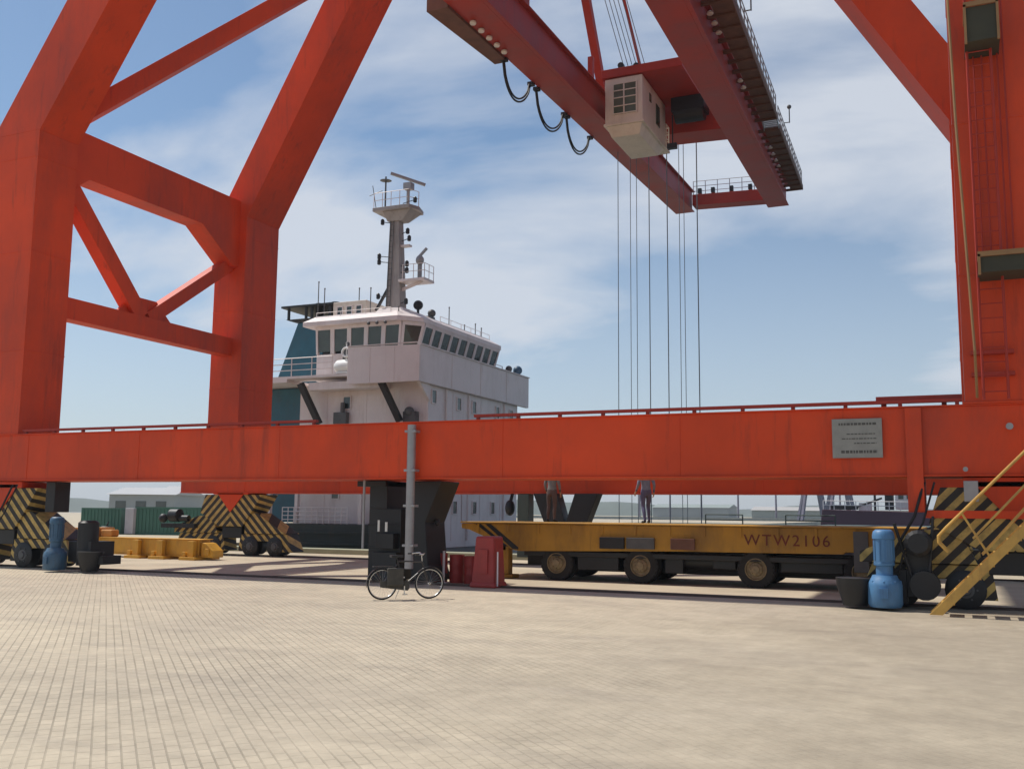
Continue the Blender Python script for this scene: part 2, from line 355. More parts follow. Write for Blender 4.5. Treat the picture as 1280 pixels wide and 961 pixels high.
    m6 = t.nodes.new('ShaderNodeMix'); m6.data_type = 'RGBA'; m6.blend_type = 'MULTIPLY'; m6.inputs[0].default_value = 1; t.links.new(m5.outputs[2], m6.inputs[6]); t.links.new(r6.outputs[0], m6.inputs[7])
    t.links.new(m6.outputs[2], b.inputs['Base Color'])
    bp = t.nodes.new('ShaderNodeBump'); bp.inputs['Strength'].default_value = .5; bp.inputs['Distance'].default_value = .006
    iv = t.nodes.new('ShaderNodeMath'); iv.operation = 'SUBTRACT'; iv.inputs[0].default_value = 1; t.links.new(br.outputs[1], iv.inputs[1])
    t.links.new(iv.outputs[0], bp.inputs['Height']); t.links.new(bp.outputs[0], b.inputs['Normal'])
    return m
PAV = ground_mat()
CONC = mat('quay_concrete', (.47, .40, .29), .85, var=.15, scale=.4, bump=.3, bscale=30, dirt=(.26, .22, .18), dirt_amt=.5, spec=.3)
CONC2 = mat('coping_concrete', (.36, .37, .27), .85, var=.12, scale=.7, spec=.3)
RAILM = mat('rail_steel', (.10, .065, .05), .6, metal=.2, var=.2, scale=3)
QE = 38.0     # quay edge
CX = -38.0    # corner of the quay, the ship lies to the right of it
b = MB(); b.prismz([(-900, -600), (900, -600), (900, QE), (CX, QE), (CX, 300), (-900, 300)], -6, 0)
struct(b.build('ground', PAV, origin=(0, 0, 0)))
b = MB(); b.prismz([(-300, 23.55), (300, 23.55), (300, QE-1.3), (CX-1.3, QE-1.3), (CX-1.3, 200), (-300, 200)], .001, .004)
struct(b.build('quay_apron', CONC, origin=(0, 0, 0)))
b = MB(); b.box(CX, 300, QE-.75, QE-.02, .001, .22); struct(b.build('quay_coping', CONC2, bevel=.03))
for yy in (23.4, 33.9):
    b = MB(); b.box(-300, 300, yy-.14, yy+.14, .001, .008); b.box(-300, 300, yy-.035, yy+.035, .008, .05)
    struct(b.build('crane_rail', RAILM))
b = MB(); b.box(-18.3, -18.12, 24.0, 36.5, .004, .009); struct(b.build('dark_ground_strip', RAILM))  # thin dark strip laid across the apron between the rails
def water_mat():
    m = bpy.data.materials.new('harbour_water'); m.use_nodes = True; t = m.node_tree; b = t.nodes['Principled BSDF']
    b.inputs['Base Color'].default_value = (.05, .085, .09, 1); b.inputs['Roughness'].default_value = .12
    n = t.nodes.new('ShaderNodeTexNoise'); n.inputs['Scale'].default_value = .7; n.inputs['Detail'].default_value = 6
    g = t.nodes.new('ShaderNodeNewGeometry'); t.links.new(g.outputs['Position'], n.inputs['Vector'])
    bp = t.nodes.new('ShaderNodeBump'); bp.inputs['Strength'].default_value = .5; bp.inputs['Distance'].default_value = .3
    t.links.new(n.outputs[0], bp.inputs['Height']); t.links.new(bp.outputs[0], b.inputs['Normal'])
    return m
b = MB(); b.add([(-9000, -9000, -2.4), (9000, -9000, -2.4), (9000, 9000, -2.4), (-9000, 9000, -2.4)], [(0, 1, 2, 3)])
struct(b.build('water', water_mat()))

# hills beyond the harbour: real ridges of earth
HILL = mat('hill_scrub', (.10, .12, .09), .95, var=.25, scale=.01)
def ridge(cx, cy, L, W, H, seed, rot):
    rnd = random.Random(seed); bm = MB(); nx, ny = 60, 10; vs = []
    ph = [rnd.uniform(0, 6) for _ in range(6)]
    for i in range(nx+1):
        u = i/nx
        env = math.sin(math.pi*u)**.6
        prof = env*(.62+.18*math.sin(7*u+ph[0])+.12*math.sin(17*u+ph[1])+.06*math.sin(41*u+ph[2])+.03*math.sin(90*u+ph[3]))
        for j in range(ny+1):
            w = j/ny; z = H*prof*math.sin(math.pi*w)**1.3*(1+.08*math.sin(30*u+9*w+ph[4]))
            x = (u-.5)*L; y = (w-.5)*W
            vs.append((cx+x*math.cos(rot)-y*math.sin(rot), cy+x*math.sin(rot)+y*math.cos(rot), z-3))
    fs = [(i*(ny+1)+j, (i+1)*(ny+1)+j, (i+1)*(ny+1)+j+1, i*(ny+1)+j+1) for i in range(nx) for j in range(ny)]
    bm.add(vs, fs); struct(bm.build('hills', HILL, smooth=True, origin=(cx, cy, -3)))

# ------------------------------------------------------------------ the crane
crane = thing('portal_crane', 'huge red portal crane straddling the quay on striped bogies, boom reaching over the ship', 'crane', (-13.6, 28.5, 0))
XL0, XL1 = -28.95, -27.35      # left columns
XR0, XR1 = .15, 1.75           # right columns
YN0, YN1 = 22.6, 24.2          # landside
YF0, YF1 = 33.2, 35.4          # seaside
ZK = 14.3                      # the knee
SB, ST = 2.72, 4.2
# sill beams with flanges
for (y0, y1, zb) in ((YN0, YN1, SB), (YF0, YF1-.5, 2.56)):
    b = MB(); b.box(XL0-1.3, XR1+1.3, y0+.03, y1-.03, zb+.035, ST-.03)
    b.box(XL0-1.3, XR1+1.3, y0-.03, y1+.03, zb, zb+.034); b.box(XL0-1.3, XR1+1.3, y0-.03, y1+.03, ST-.03, ST)
    for xx in (-26.9, -22.3, -17.2, -10.4, -5.9): b.box(xx, xx+.03, y0+.018, y1-.018, zb+.04, ST-.035)
    b.build('sill_beam', RED, crane, bevel=.008)
# bracket flange plate on the landside sill near the right column
b = MB(); b.box(-1.02, -.70, YN0-.06, YN0-.032, 2.0, 4.16); b.box(-.70, 1.9, YN0-.06, YN0-.032, 1.86, 2.02)
b.box(-1.02, -.70, YN0-.03, YN1-.3, 1.98, 2.70)
b.build('stiffener_frame', RED, crane, bevel=.006)
# small conduit along the sill tops
for (xa, xb, z) in ((-27.2, -16, 4.315), (-11.2, .1, 4.31)):
    b = MB(); b.box(xa, xb, YN0+.05, YN0+.17, z-.04, z+.03)
    n = int((xb-xa)/1.12)
    for i in range(n+1):
        x = xa+.1+i*(xb-xa-.2)/n; b.box(x-.04, x+.04, YN0+.07, YN0+.15, ST+.001, z-.041)
    b.build('cable_tray', REDB, crane)
b = MB(); b.box(-1.6, .1, YN0+.2, YN0+.5, ST+.12, ST+.24); b.box(-1.5, -1.4, YN0+.25, YN0+.45, ST+.002, ST+.119); b.box(-.3, -.2, YN0+.25, YN0+.45, ST+.002, ST+.119)
b.build('cable_tray', REDB, crane)
# columns: one tapered box per leg from sill to knee, then leaning
def column(x0, x1, y0, y1):
    b = MB(); b.box(x0, x1, y0, y1, ST+.001, ZK)
    for zz in (ZK-.9, 10.2, 6.9): b.box(x0-.012, x1+.012, y0-.012, y1+.012, zz, zz+.035)
    b.box(x0-.05, x1+.05, y0-.05, y1+.05, ST+.003, ST+.045)
    return b.build('column', RED, crane, bevel=.012)
TOPZ = 31.0
S, T = .62, .045
def lean(x0, x1, y0, y1, sx, sy):
    dz = TOPZ-ZK; ox, oy = sx*S*dz, sy*T*dz
    b = MB()
    b.hexa([(x0, y0, ZK+.001), (x1, y0, ZK+.001), (x1, y1, ZK+.001), (x0, y1, ZK+.001),
            (x0+ox, y0+oy, TOPZ), (x1+ox, y0+oy, TOPZ), (x1+ox, y1+oy, TOPZ), (x0+ox, y1+oy, TOPZ)])
    return b.build('leaning_leg', RED, crane, bevel=.012)
for (x0, x1, sx) in ((XL0, XL1, 1), (XR0, XR1, -1)):
    for (y0, y1, sy) in ((YN0, YN1, 1), (YF0, YF1, -1)):
        if sy == 1 and sx == 1: x0 = XL0-.6
        elif sx == 1: x0 = XL0
        column(x0, x1, y0, y1); lean(x0, x1, y0, y1, sx, sy)
    xm = (x0+x1)/2; sx = 1 if x0 < -10 else -1
    # portal tie between the knees, with gussets where it meets the columns
    b = MB(); b.prismx([(YN1+.001, 15.02), (YF0-.001, 15.0), (YF0-.001, 12.1), (YF0-.35, 12.1), (YF0-2.3, 13.4), (YN1+.9, 13.4), (YN1+.001, 12.7)], xm-.45, xm+.45)
    b.build('portal_tie', RED, crane, bevel=.012)
    b = MB(); b.prismx([(YN1+.001, 9.1), (YF0+.3, 9.05), (YF0+.3, 8.3), (YN1+.001, 8.35)], xm-.3, xm+.3)
    b.build('lower_tie', RED, crane, bevel=.01)
    ym = 28.3
    for (ya, za, yb, zb, w) in ((YN1-.1, 13.5, ym-.15, 9.05, .62), (YF0+.1, 12.4, ym+.25, 9.05, .52)):
        b = MB(); b.beam((xm, ya, za), (xm, yb, zb), w, w*.9, up=(1, 0, 0)); b.build('diagonal_brace', RED, crane, bevel=.01)
    b = MB(); b.prismx([(ym-1.2, 9.11), (ym+1.5, 9.11), (ym+.7, 9.8), (ym-.5, 9.8)], xm-.08, xm+.08); b.build('gusset_plate', RED, crane)
    # slim brace from the landside knee up to the seaside leaning leg
    sx_ = sx
    zt = 25.0; b = MB(); b.beam((xm+sx*.15, YN1-.2, 15.0), (xm+sx*S*(zt-ZK), YF0-T*(zt-ZK)+.6, zt), .62, .62); b.build('diagonal_brace', RED, crane, bevel=.01)
# thin weld seam band on the leaning leg foot of the near left column
# head frame on top of the leaning legs
dz = TOPZ-ZK
xl = XL0+S*dz; xr = XR1-S*dz
b = MB(); b.box(xl-.3, xr+.3, YN0+T*dz, YN1+T*dz, TOPZ+.002, TOPZ+1.7); b.build('head_beam', RED, crane, bevel=.012)
b = MB(); b.box(xl-.3, xr+.3, YF0-T*dz, YF1-T*dz, TOPZ+.002, TOPZ+1.7); b.build('head_beam', RED, crane, bevel=.012)
for x in (xl+.6, xr-.6):
    b = MB(); b.box(x-.6, x+.6, YN1+T*dz+.002, YF0-T*dz-.002, TOPZ+.1, TOPZ+1.5); b.build('head_beam', RED, crane, bevel=.012)

# --- boom: two girders running out over the ship, slightly rising
BD = Vector((-.06, 1, .10))
def bp(side, Y, dx=0, dz=0):      # point on the left (0) or right (1) girder's lower left edge line
    o = Vector((-17.24, 66, 22.47)) if side == 0 else Vector((-10.97, 66, 22.19))
    p = o + BD*(Y-66); return Vector((p.x+dx, p.y, p.z+dz))
def girder(side, w, h, ya, yb):
    a = bp(side, ya); c = bp(side, yb); b = MB()
    for (p, q) in ((a, c),):
        b.hexa([p, p+Vector((w, 0, 0)), q+Vector((w, 0, 0)), q, p+Vector((0, 0, h)), p+Vector((w, 0, h)), q+Vector((w, 0, h)), q+Vector((0, 0, h))])
    # lower rail flange
    b.hexa([p+Vector(v) for p, v in ((a, (w, 0, .0)), (a, (w+.16, 0, .0)), (c, (w+.16, 0, .0)), (c, (w, 0, .0)), (a, (w, 0, .05)), (a, (w+.16, 0, .05)), (c, (w+.16, 0, .05)), (c, (w, 0, .05)))])
    b.hexa([p+Vector(v) for p, v in ((a, (w, 0, h-.06)), (a, (w+.2, 0, h-.06)), (c, (w+.2, 0, h-.06)), (c, (w, 0, h-.06)), (a, (w, 0, h)), (a, (w+.2, 0, h)), (c, (w+.2, 0, h)), (c, (w, 0, h)))])
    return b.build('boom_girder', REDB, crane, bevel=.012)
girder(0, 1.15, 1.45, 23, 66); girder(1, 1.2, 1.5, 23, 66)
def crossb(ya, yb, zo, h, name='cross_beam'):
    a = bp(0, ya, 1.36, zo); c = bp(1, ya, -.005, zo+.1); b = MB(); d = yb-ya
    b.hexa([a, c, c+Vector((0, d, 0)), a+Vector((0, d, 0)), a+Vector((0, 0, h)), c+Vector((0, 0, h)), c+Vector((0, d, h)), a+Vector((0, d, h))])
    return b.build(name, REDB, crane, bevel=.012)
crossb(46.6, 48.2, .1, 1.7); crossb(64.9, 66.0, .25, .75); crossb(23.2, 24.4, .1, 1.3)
# hangers from the head frame
for side, dx_ in ((0, .55), (1, .6)):
    for Y in (25.0, 33.0):
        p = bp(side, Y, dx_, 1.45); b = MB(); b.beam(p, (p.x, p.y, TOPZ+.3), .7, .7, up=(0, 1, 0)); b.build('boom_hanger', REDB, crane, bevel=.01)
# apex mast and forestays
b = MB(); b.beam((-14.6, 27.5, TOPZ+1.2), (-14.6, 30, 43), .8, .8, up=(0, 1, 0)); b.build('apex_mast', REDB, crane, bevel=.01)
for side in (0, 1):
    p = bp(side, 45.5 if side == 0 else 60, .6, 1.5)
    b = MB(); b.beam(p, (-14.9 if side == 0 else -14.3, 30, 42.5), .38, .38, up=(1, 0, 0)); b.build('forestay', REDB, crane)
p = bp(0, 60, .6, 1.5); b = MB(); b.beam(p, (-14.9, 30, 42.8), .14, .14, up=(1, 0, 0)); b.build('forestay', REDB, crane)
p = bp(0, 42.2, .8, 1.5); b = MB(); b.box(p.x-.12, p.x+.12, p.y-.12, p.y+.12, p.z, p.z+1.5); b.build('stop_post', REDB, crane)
# box platform under the landside part of the left girder
b = MB(); p = bp(0, 27.8); q = bp(0, 33.4)
b.hexa([p+Vector((-.8, 0, -.1)), p+Vector((-.002, 0, -.1)), q+Vector((-.002, 0, -.1)), q+Vector((-.55, 0, -.1)), p+Vector((-.8, 0, .5)), p+Vector((-.002, 0, .5)), q+Vector((-.002, 0, .5)), q+Vector((-.55, 0, .5))])
b.build('service_platform', RUST, crane, bevel=.01)
for i in range(5):
    p = bp(0, 29.4+i*.75, .25, -.1); b = MB(); b.lathe([(.05, .1), (.11, .06), (.12, 0), (.10, -.04)], p, 'z', 12); b.build('floodlight', LAMP, crane)
# walkway and railing along the right girder
b = MB()
w0, w1 = 26, 66
def wk(Y, dx, dz): return bp(1, Y, dx, dz)
seg = [(w0, 49.5, 1.50, 2.28, 1.20), (50.9, 66, 1.50, 2.25, 1.05)]
for (ya, yb, xa, xb, z) in seg:
    b = MB(); pa, pb = wk(ya, 0, 0), wk(yb, 0, 0)
    b.hexa([pa+Vector((xa, 0, z)), pa+Vector((xb, 0, z)), pb+Vector((xb, 0, z)), pb+Vector((xa, 0, z)), pa+Vector((xa, 0, z+.09)), pa+Vector((xb, 0, z+.09)), pb+Vector((xb, 0, z+.09)), pb+Vector((xa, 0, z+.09))])
    b.hexa([pa+Vector((xb, 0, z-.1)), pa+Vector((xb+.05, 0, z-.1)), pb+Vector((xb+.05, 0, z-.1)), pb+Vector((xb, 0, z-.1)), pa+Vector((xb, 0, z+.22)), pa+Vector((xb+.05, 0, z+.22)), pb+Vector((xb+.05, 0, z+.22)), pb+Vector((xb, 0, z+.22))])
    n = int((yb-ya)/1.3)
    for i in range(n+1):
        Y = ya+.1+i*(yb-ya-.2)/n; p = wk(Y, 1.2, z-.02); q = wk(Y, xb, z-.02); b.beam(p, q, .16, .14)
    b.build('walkway', GRATE, crane)
    b = MB()
    n = int((yb-ya)/1.05)
    for i in range(n+1):
        Y = ya+i*(yb-ya)/n; p = wk(Y, xb-.03, z+.1); b.tube(p, p+Vector((0, 0, 1.1)), .028, 6)
    for h in (.45, .8, 1.1): b.tube(wk(ya, xb-.03, z+.1+h), wk(yb, xb-.03, z+.1+h), .022, 6)
    b.build('railing', GREY, crane)
b = MB()    # short stair joining the two walkway levels
for i in range(6):
    Y = 49.55+i*.24; p = wk(Y, 1.55, 1.22-i*.02); b.box(p.x, p.x+.7, p.y, p.y+.09, p.z, p.z+.05)
b.beam(wk(49.5, 1.55, 1.25), wk(51, 1.5, 1.1), .05, .2); b.beam(wk(49.5, 2.28, 1.25), wk(51, 2.25, 1.1), .05, .2)
b.build('walkway_stair', GREY, crane)
for Y in (37.5, 53.8):
    p = wk(Y, 2.55, 2.1); b = MB(); b.tube(p, p+Vector((0, 0, .8)), .03, 6); b.ball(p+Vector((0, 0, .9)), .12); b.tube(p+Vector((.0, 0, .03)), p+Vector((-.33, 0, .03)), .025, 6); b.build('warning_lamp', DGREY, crane)
for (ya, n) in ((34.5, 3), (42.5, 2), (54.5, 4)):
    for i in range(n):
        p = wk(ya+i*(1.0 if ya < 50 else 1.5), 1.42, 1.02); b = MB(); b.lathe([(.04, .12), (.10, .07), (.13, 0), (.11, -.03)], p, 'z', 10); b.build('floodlight', LAMP, crane)
# rail on the boom tip beam
b = MB(); a = bp(0, 65.7, 1.3, 1.0); c = bp(1, 65.7, 0, 1.1)
for i in range(7):
    p = a.lerp(c, i/6); b.tube(p, p+Vector((0, 0, 1.1)), .026, 6)
for h in (.4, .75, 1.1): b.tube(a+Vector((0, 0, h)), c+Vector((0, 0, h)), .02, 6)
b.build('railing', GREY, crane)
b = MB()
for f_ in (.12, .3, .55, .8):
    p = a.lerp(c, f_); b.box(p.x-.12, p.x+.12, p.y-.75, p.y-.5, p.z+.0, p.z+.35)
b.build('rope_sheave', BLACK, crane)
# festoon cables hanging below the left girder
for (ya, yb, sag) in ((33.2, 36.3, 1.25), (37.0, 40.8, 1.35), (41.2, 45.0, 1.35)):
    b = MB()
    for off in (0, .14):
        a = bp(0, ya+off, -.12, -.1); c = bp(0, yb-off, -.12, -.1); pts = []
        for i in range(19):
            u = i/18; p = a.lerp(c, u); pts.append(p+Vector((0, 0, -sag*(1-(2*u-1)**2)**.62*(1-off*.8)*(.75+.35*(1-u)))))
        b.path(pts, .04, 6)
    for Y in (ya, yb): p = bp(0, Y, -.2, -.12); b.box(p.x, p.x+.25, p.y-.12, p.y+.12, p.z, p.z+.14)
    b.build('festoon_cable', BLACK, crane, smooth=True)

# --- bogie
bog = MB()
bog.prism([(-1.35, 2.5), (1.55, 2.5), (1.15, 1.9), (.62, 1.2), (-.62, 1.2), (-1.6, 1.75)], -.55, .55)
bogie = bog.build('bogie', STRIPE, crane, bevel=.012, origin=(0, 0, 0))
ABS[bogie.name] = Vector((0, 0, 0))
b = MB(); b.prism([(-.75, 2.62), (.75, 2.62), (0, 1.78)], -.6, -.556); b.prism([(-.9, 2.7), (.9, 2.7), (.9, 2.505), (-.9, 2.505)], -.6, .6); b.build('pivot_gusset', RED, bogie, bevel=.008)
b = MB(); b.prism([(-1.0, 1.6), (-1.75, 1.62), (-3.0, 1.15), (-3.0, .92), (-.7, .92)], -.48, .48); b.build('equaliser', STRIPE, bogie, bevel=.01, origin=(0, 0, 0))
b = MB(); b.prism([(.7, 1.75), (1.3, 1.75), (2.75, .92), (.7, .92)], -.48, .48); b.build('equaliser', STRIPE, bogie, bevel=.01, origin=(0, 0, 0))
b = MB(); b.box(-.5, .5, -.42, .42, .72, 1.19); b.build('brake_box', BLACK, bogie, bevel=.02)
for s_ in (-1, 1):
    b = MB(); b.prism([(s_*.45, .9), (s_*2.75, .9), (s_*3.05, .2), (s_*2.5, .2), (s_*2.2, .62), (s_*1.0, .62), (s_*.75, .2), (s_*.35, .2)], -.40, .40)
    b.build('wheel_truck', STRIPE, bogie, bevel=.01, origin=(0, 0, 0))
    for xw in (.95, 2.2):
        b = MB(); b.lathe([(.12, -.45), (.33, -.45), (.40, -.42), (.40, -.405), (.34, -.404)], (s_*xw, 0, .40), 'y', 24)
        b.lathe([(.36, -.1), (.40, -.1), (.40, -.06), (.35, -.05), (.35, .3), (.12, .3)], (s_*xw, 0, .40), 'y', 24); hub = b.build('wheel', BLACK, bogie, smooth=True)
        b = MB(); b.lathe([(.10, -.50), (.12, -.455), (.17, -.451)], (s_*xw, 0, .40), 'y', 16)
        for k in range(6): b.tube((s_*xw+.22*math.cos(k*1.047), -.452, .40+.22*math.sin(k*1.047)), (s_*xw+.22*math.cos(k*1.047), -.475, .40+.22*math.sin(k*1.047)), .022, 6)
        b.build('axle_cap', DGREY, bogie)
def motor(x, y, big, m, parent):
    b = MB(); r = .33*big
    b.lathe([(r*.9, .06), (r*1.02, .12), (r*1.02, .50), (r*.98, .56), (r*.80, .64), (r*.72, .70)], (x, y, 0), 'z', 22)
    b.lathe([(r*.50, .69), (r*.50, .88), (r*.62, .9), (r*.62, .95), (r*.58, .96)], (x, y, 0), 'z', 20)
    b.lathe([(r*.60, .96), (r*.60, 1.42), (r*.66, 1.43), (r*.66, 1.5), (r*.60, 1.58), (r*.45, 1.62)], (x, y, 0), 'z', 20)
    for k in range(10):
        t = 2*math.pi*k/10; b.beam((x+r*.6*math.cos(t), y+r*.6*math.sin(t), 1.0), (x+r*.6*math.cos(t), y+r*.6*math.sin(t), 1.4), .02, .03)
    for k in range(8):
        t = 2*math.pi*k/8; b.ball((x+r*.9*math.cos(t), y+r*.9*math.sin(t), .57), .03, n=6, m=4)
    b.box(x-r*.25, x+r*.25, y-r*1.15, y-r*.9, .25, .45)
    return b.build('drive_motor', m, parent, smooth=True)
CX_L, CX_R = (XL0+XL1)/2, (XR0+XR1)/2
spots = [(CX_L, (YN0+YN1)/2), (CX_L+.5, 33.9), (CX_R, (YN0+YN1)/2), (CX_R, 33.9)]
for i, (x, y) in enumerate(spots):
    o = bogie if i == 0 else copy_tree(bogie, crane)
    o.location = Vector((x, y, 0)) - ABS[crane.name]
    for ch in list(COL.objects):
        if ch.parent == o and i == 1: pass
ABS[bogie.name] = Vector((0, 0, 0))
# drive motors stand off the bogie sides
def under(parentloc): pass
for (x, y) in ((-.2, 22.62), (-26.9, 22.62)):
    b = MB(); b.path([(x-1.2, y-.25, .5), (x-1.1, y-.3, 1.2), (x-.7, y-.2, 1.9), (x-.5, y-.02, 2.6)], .03, 6); b.path([(x-1.1, y-.25, .5), (x-.95, y-.3, 1.1), (x-.55, y-.2, 1.75), (x-.3, y-.02, 2.6)], .022, 6); b.build('power_cable', RUBBER, crane, smooth=True)
motor(-1.50, 22.05, 1.0, BLUE, crane)['label'] = 'bright blue vertical drive motor'
motor(-24.75, 22.05, .98, DBLUE, crane)['label'] = 'dusty dark blue vertical drive motor'
for (x, m_) in ((-2.1, BLACK), (-23.5, BLACK)):
    b = MB(); b.lathe([(.24, .05), (.36, .45), (.38, .62), (.34, .62)], (x, 22.2, 0), 'z', 18); b.box(x-.1, x+.5, 22.2, 22.9, .25, .5)
    b.build('cable_bucket', BLACK, crane, smooth=True)
b = MB(); b.lathe([(.30, -.7), (.30, .55), (.22, .62)], (-23.95, 22.5, .9), 'z', 16); b.box(-24.5, -23.6, 22.3, 23.2, .3, .9); b.build('gearbox', BLACK, crane, smooth=True)
b = MB(); b.box(-1.1, -.62, 22.5, 23.2, .25, 1.5); b.box(-1.7, -1.1, 22.55, 23.1, .1, .8); b.lathe([(.2, -.3), (.27, -.25), (.27, .25), (.18, .34)], (-.85, 22.45, 1.35), 'y', 16); b.lathe([(.3, -.12), (.3, .1)], (-.75, 22.4, .5), 'y', 18); b.tube((-.95, 22.4, .5), (-1.3, 22.3, 1.75), .035, 8); b.tube((-.7, 22.35, .3), (-.55, 22.4, 1.9), .03, 8); b.build('gearbox', BLACK, crane, bevel=.05)
b = MB(); b.box(.05, .32, 22.42, 22.53, 2.2, 2.62); b.build('junction_box', GREY, crane, bevel=.01)
b = MB(); b.box(-26.35, -25.95, 22.95, 23.55, 1.75, 2.7); b.build('junction_box', BLACK, crane, bevel=.02)
# seaside bogie motors, dark
b = MB(); b.lathe([(.2, -.3), (.27, -.24), (.27, .2), (.16, .26)], (-30.5, 33.3, 1.62), 'x', 16); b.lathe([(.13, 0), (.13, .5)], (-30.3, 33.3, 1.5), 'x', 12); b.ball((-31.0, 33.1, 1.5), .19); b.box(-31.2, -29.4, 33.2, 33.5, 1.1, 1.28); b.build('drive_motor', BLACK, crane, smooth=True)

# --- things fixed to the landside sill
b = MB(); b.tube((-12.86, 22.42, .45), (-12.86, 22.42, 4.1), .11, 12)
for z in (2.9, 3.9, 2.0, 1.0): b.box(-13.02, -12.70, 22.33, 22.57, z, z+.06)
b.build('conduit_pipe', GREY, crane, smooth=True)
b = MB(); b.tube((-14.55, 22.9, .9), (-14.55, 22.9, 2.7), .035, 8); b.build('conduit_pipe', GREY, crane)
b = MB(); b.box(-14.75, -13.75, 23.5, 24.6, .06, 1.95); b.box(-14.75, -14.2, 23.5, 24.6, 1.951, 2.69); b.box(-14.5, -13.75, 23.3, 23.499, .06, .8); b.box(-15.1, -14.2, 23.4, 24.7, 2.55, 2.7)
b.box(-14.35, -13.8, 23.2, 23.49, .9, 1.3)
for z in (.9, 1.5): b.box(-14.77, -13.74, 23.48, 23.499, z, z+.05)
b.build('cable_reel_housing', BLACK, crane, bevel=.03)
b = MB(); b.prism([(-13.5, 2.69), (-12.5, 2.69), (-12.95, 1.6), (-12.85, .5), (-12.7, .08), (-13.35, .08), (-13.42, 1.7)], 23.4, 24.5); b.lathe([(.1, -.05), (.1, 0), (.06, .05)], (-12.85, 23.9, 1.6), 'x', 10)
b.build('cable_reel_housing', BLACK, crane, bevel=.03)
b = MB(); b.box(-14.28, -14.22, 23.18, 23.199, 1.35, 1.65); b.box(-14.05, -13.98, 23.18, 23.199, 1.35, 1.6); b.build('junction_box', LAMP, crane)
pl = MB().box(-2.50, -1.48, 22.545, 22.598, 3.12, 3.96).build('name_plate', PLATE, crane, bevel=.006)
b = MB()
for (z, x0, x1, h) in ((3.82, -2.36, -1.58, .05), (3.62, -2.2, -1.62, .022), (3.52, -2.3, -1.6, .022), (3.42, -2.05, -1.6, .022), (3.22, -2.32, -1.58, .06)):
    x = x0; rn = random.Random(int(z*100))
    while x < x1:
        w = rn.uniform(.03, .08); b.box(x, min(x1, x+w), 22.541, 22.5445, z, z+h); x += w+.018
b.build('plate_lettering', PLATED, pl)
# hanging black brackets and a post under the seaside sill
for pts in ([(-13.75, 2.55), (-12.85, 2.55), (-12.45, 1.2), (-13.2, 1.2)], [(-12.2, 2.55), (-11.35, 2.55), (-11.9, 1.2), (-12.65, 1.2)]):
    b = MB(); b.prism(pts, 32.6, 33.15); b.build('hanging_bracket', BLACK, crane, bevel=.02)
b = MB(); b.box(-14.62, -14.18, 33.2, 33.7, .3, 2.55); b.build('cable_post', mat('green_grey_post', (.07, .09, .075), .6), crane, bevel=.02)
b = MB(); b.ball((-14.95, 33.3, 2.05), .24, (.7, 1, 1.2)); b.tube((-14.95, 33.3, 2.2), (-14.9, 33.4, 2.56), .06); b.build('buffer', BLACK, crane, smooth=True)
# stair from the ground up to the right column
STC = mat('stair_yellow_paint', (.58, .33, .07), .5, var=.15, scale=3, dirt=(.2, .08, .04), dirt_amt=.6)
b = MB()
for y in (21.15, 21.85):
    b.beam((-.66, y, .10), (2.6, y, 3.44), .05, .26, up=(0, 1, 0)) if False else b.prism([(-.66, .03), (-.42, .03), (2.75, 3.3), (2.75, 3.53)], y-.025, y+.025)
for i in range(13):
    x = -.42+i*.24; z = .22+i*.247; b.box(x-.02, x+.22, 21.18, 21.82, z, z+.04)
stair = b.build('access_stair', STC, crane, bevel=.004)
for y in (21.15, 21.85):
    b = MB()
    b.path([(-.28, y, 1.22), (-.44, y, 1.40), (-.44, y, 1.52), (-.3, y, 1.68), (2.75, y, 4.78)], .028, 8)
    for dzz in (.38, .68): b.tube((-.02+dzz*.5, y, 1.86-dzz), (2.75, y, 4.68-dzz*1.05), .018, 6)
    for x in (.0, 1.3, 2.6): b.tube((x+.52, y, x+1.02), (x-.02, y, x+1.98), .024, 6)
    b.build('handrail', STC, stair)
# ladder, rest platforms and pipes on the right column
LADY = mat('ladder_ochre_paint', (.30, .16, .06), .6, var=.15)
b = MB()
for x in (.50, .95): b.tube((x, 22.2, 4.25), (x, 22.2, 15.5), .028, 6)
for i in range(37): b.tube((.50, 22.2, 4.4+i*.3), (.95, 22.2, 4.4+i*.3), .014, 5)
b.build('ladder', REDB, crane)
GPL = mat('dark_green_grating', (.05, .046, .028), .8, var=.2)
for (x0, x1, z, h) in ((.50, 1.6, 6.75, .32), (.46, 1.12, 11.62, .75)):
    b = MB(); b.box(x0, x1, 21.7, 22.58, z, z+.06); b.box(x0+.04, x1-.04, 21.71, 21.74, z+.06, z+h); q = b.build('rest_platform', GPL, crane)
    b = MB(); b.box(x0, x1, 21.66, 21.70, z+h, z+h+.1)
    for x in (x0, x1-.05): b.box(x, x+.05, 21.66, 21.70, z-.05, z+h)
    for x in (x0, x1-.05): b.box(x, x+.05, 21.66, 22.58, z+h+.0, z+h+.05)
    b.build('platform_frame', LADY, q)
b = MB(); b.path([(.16, 21.9, 13.5), (.22, 21.9, 10.0), (.37, 21.9, 5.2), (.38, 22.3, 4.3)], .03, 6); b.build('conduit_pipe', LADY, crane)
b = MB()
for x in (.62, .78, 1.08, 1.2): b.tube((x, 22.5, 7.2), (x, 22.5, 13.8), .02, 5)
b.build('conduit_pipe', REDB, crane)
b = MB(); b.box(.3, 1.1, 22.4, 22.58, 5.2, 5.28); b.box(.3, 1.1, 22.4, 22.58, 4.75, 4.83); b.build('ladder_bracket', REDB, crane)
# warm stain-coloured fender lamp on the sill foot
b = MB(); b.lathe([(.07, 0), (.07, -.05)], (.95, 22.54, 3.72), 'y', 12); b.lathe([(.05, 0), (.05, -.05)], (.1, 22.54, 2.86), 'y', 12); b.build('bolt_head', GREY, crane)

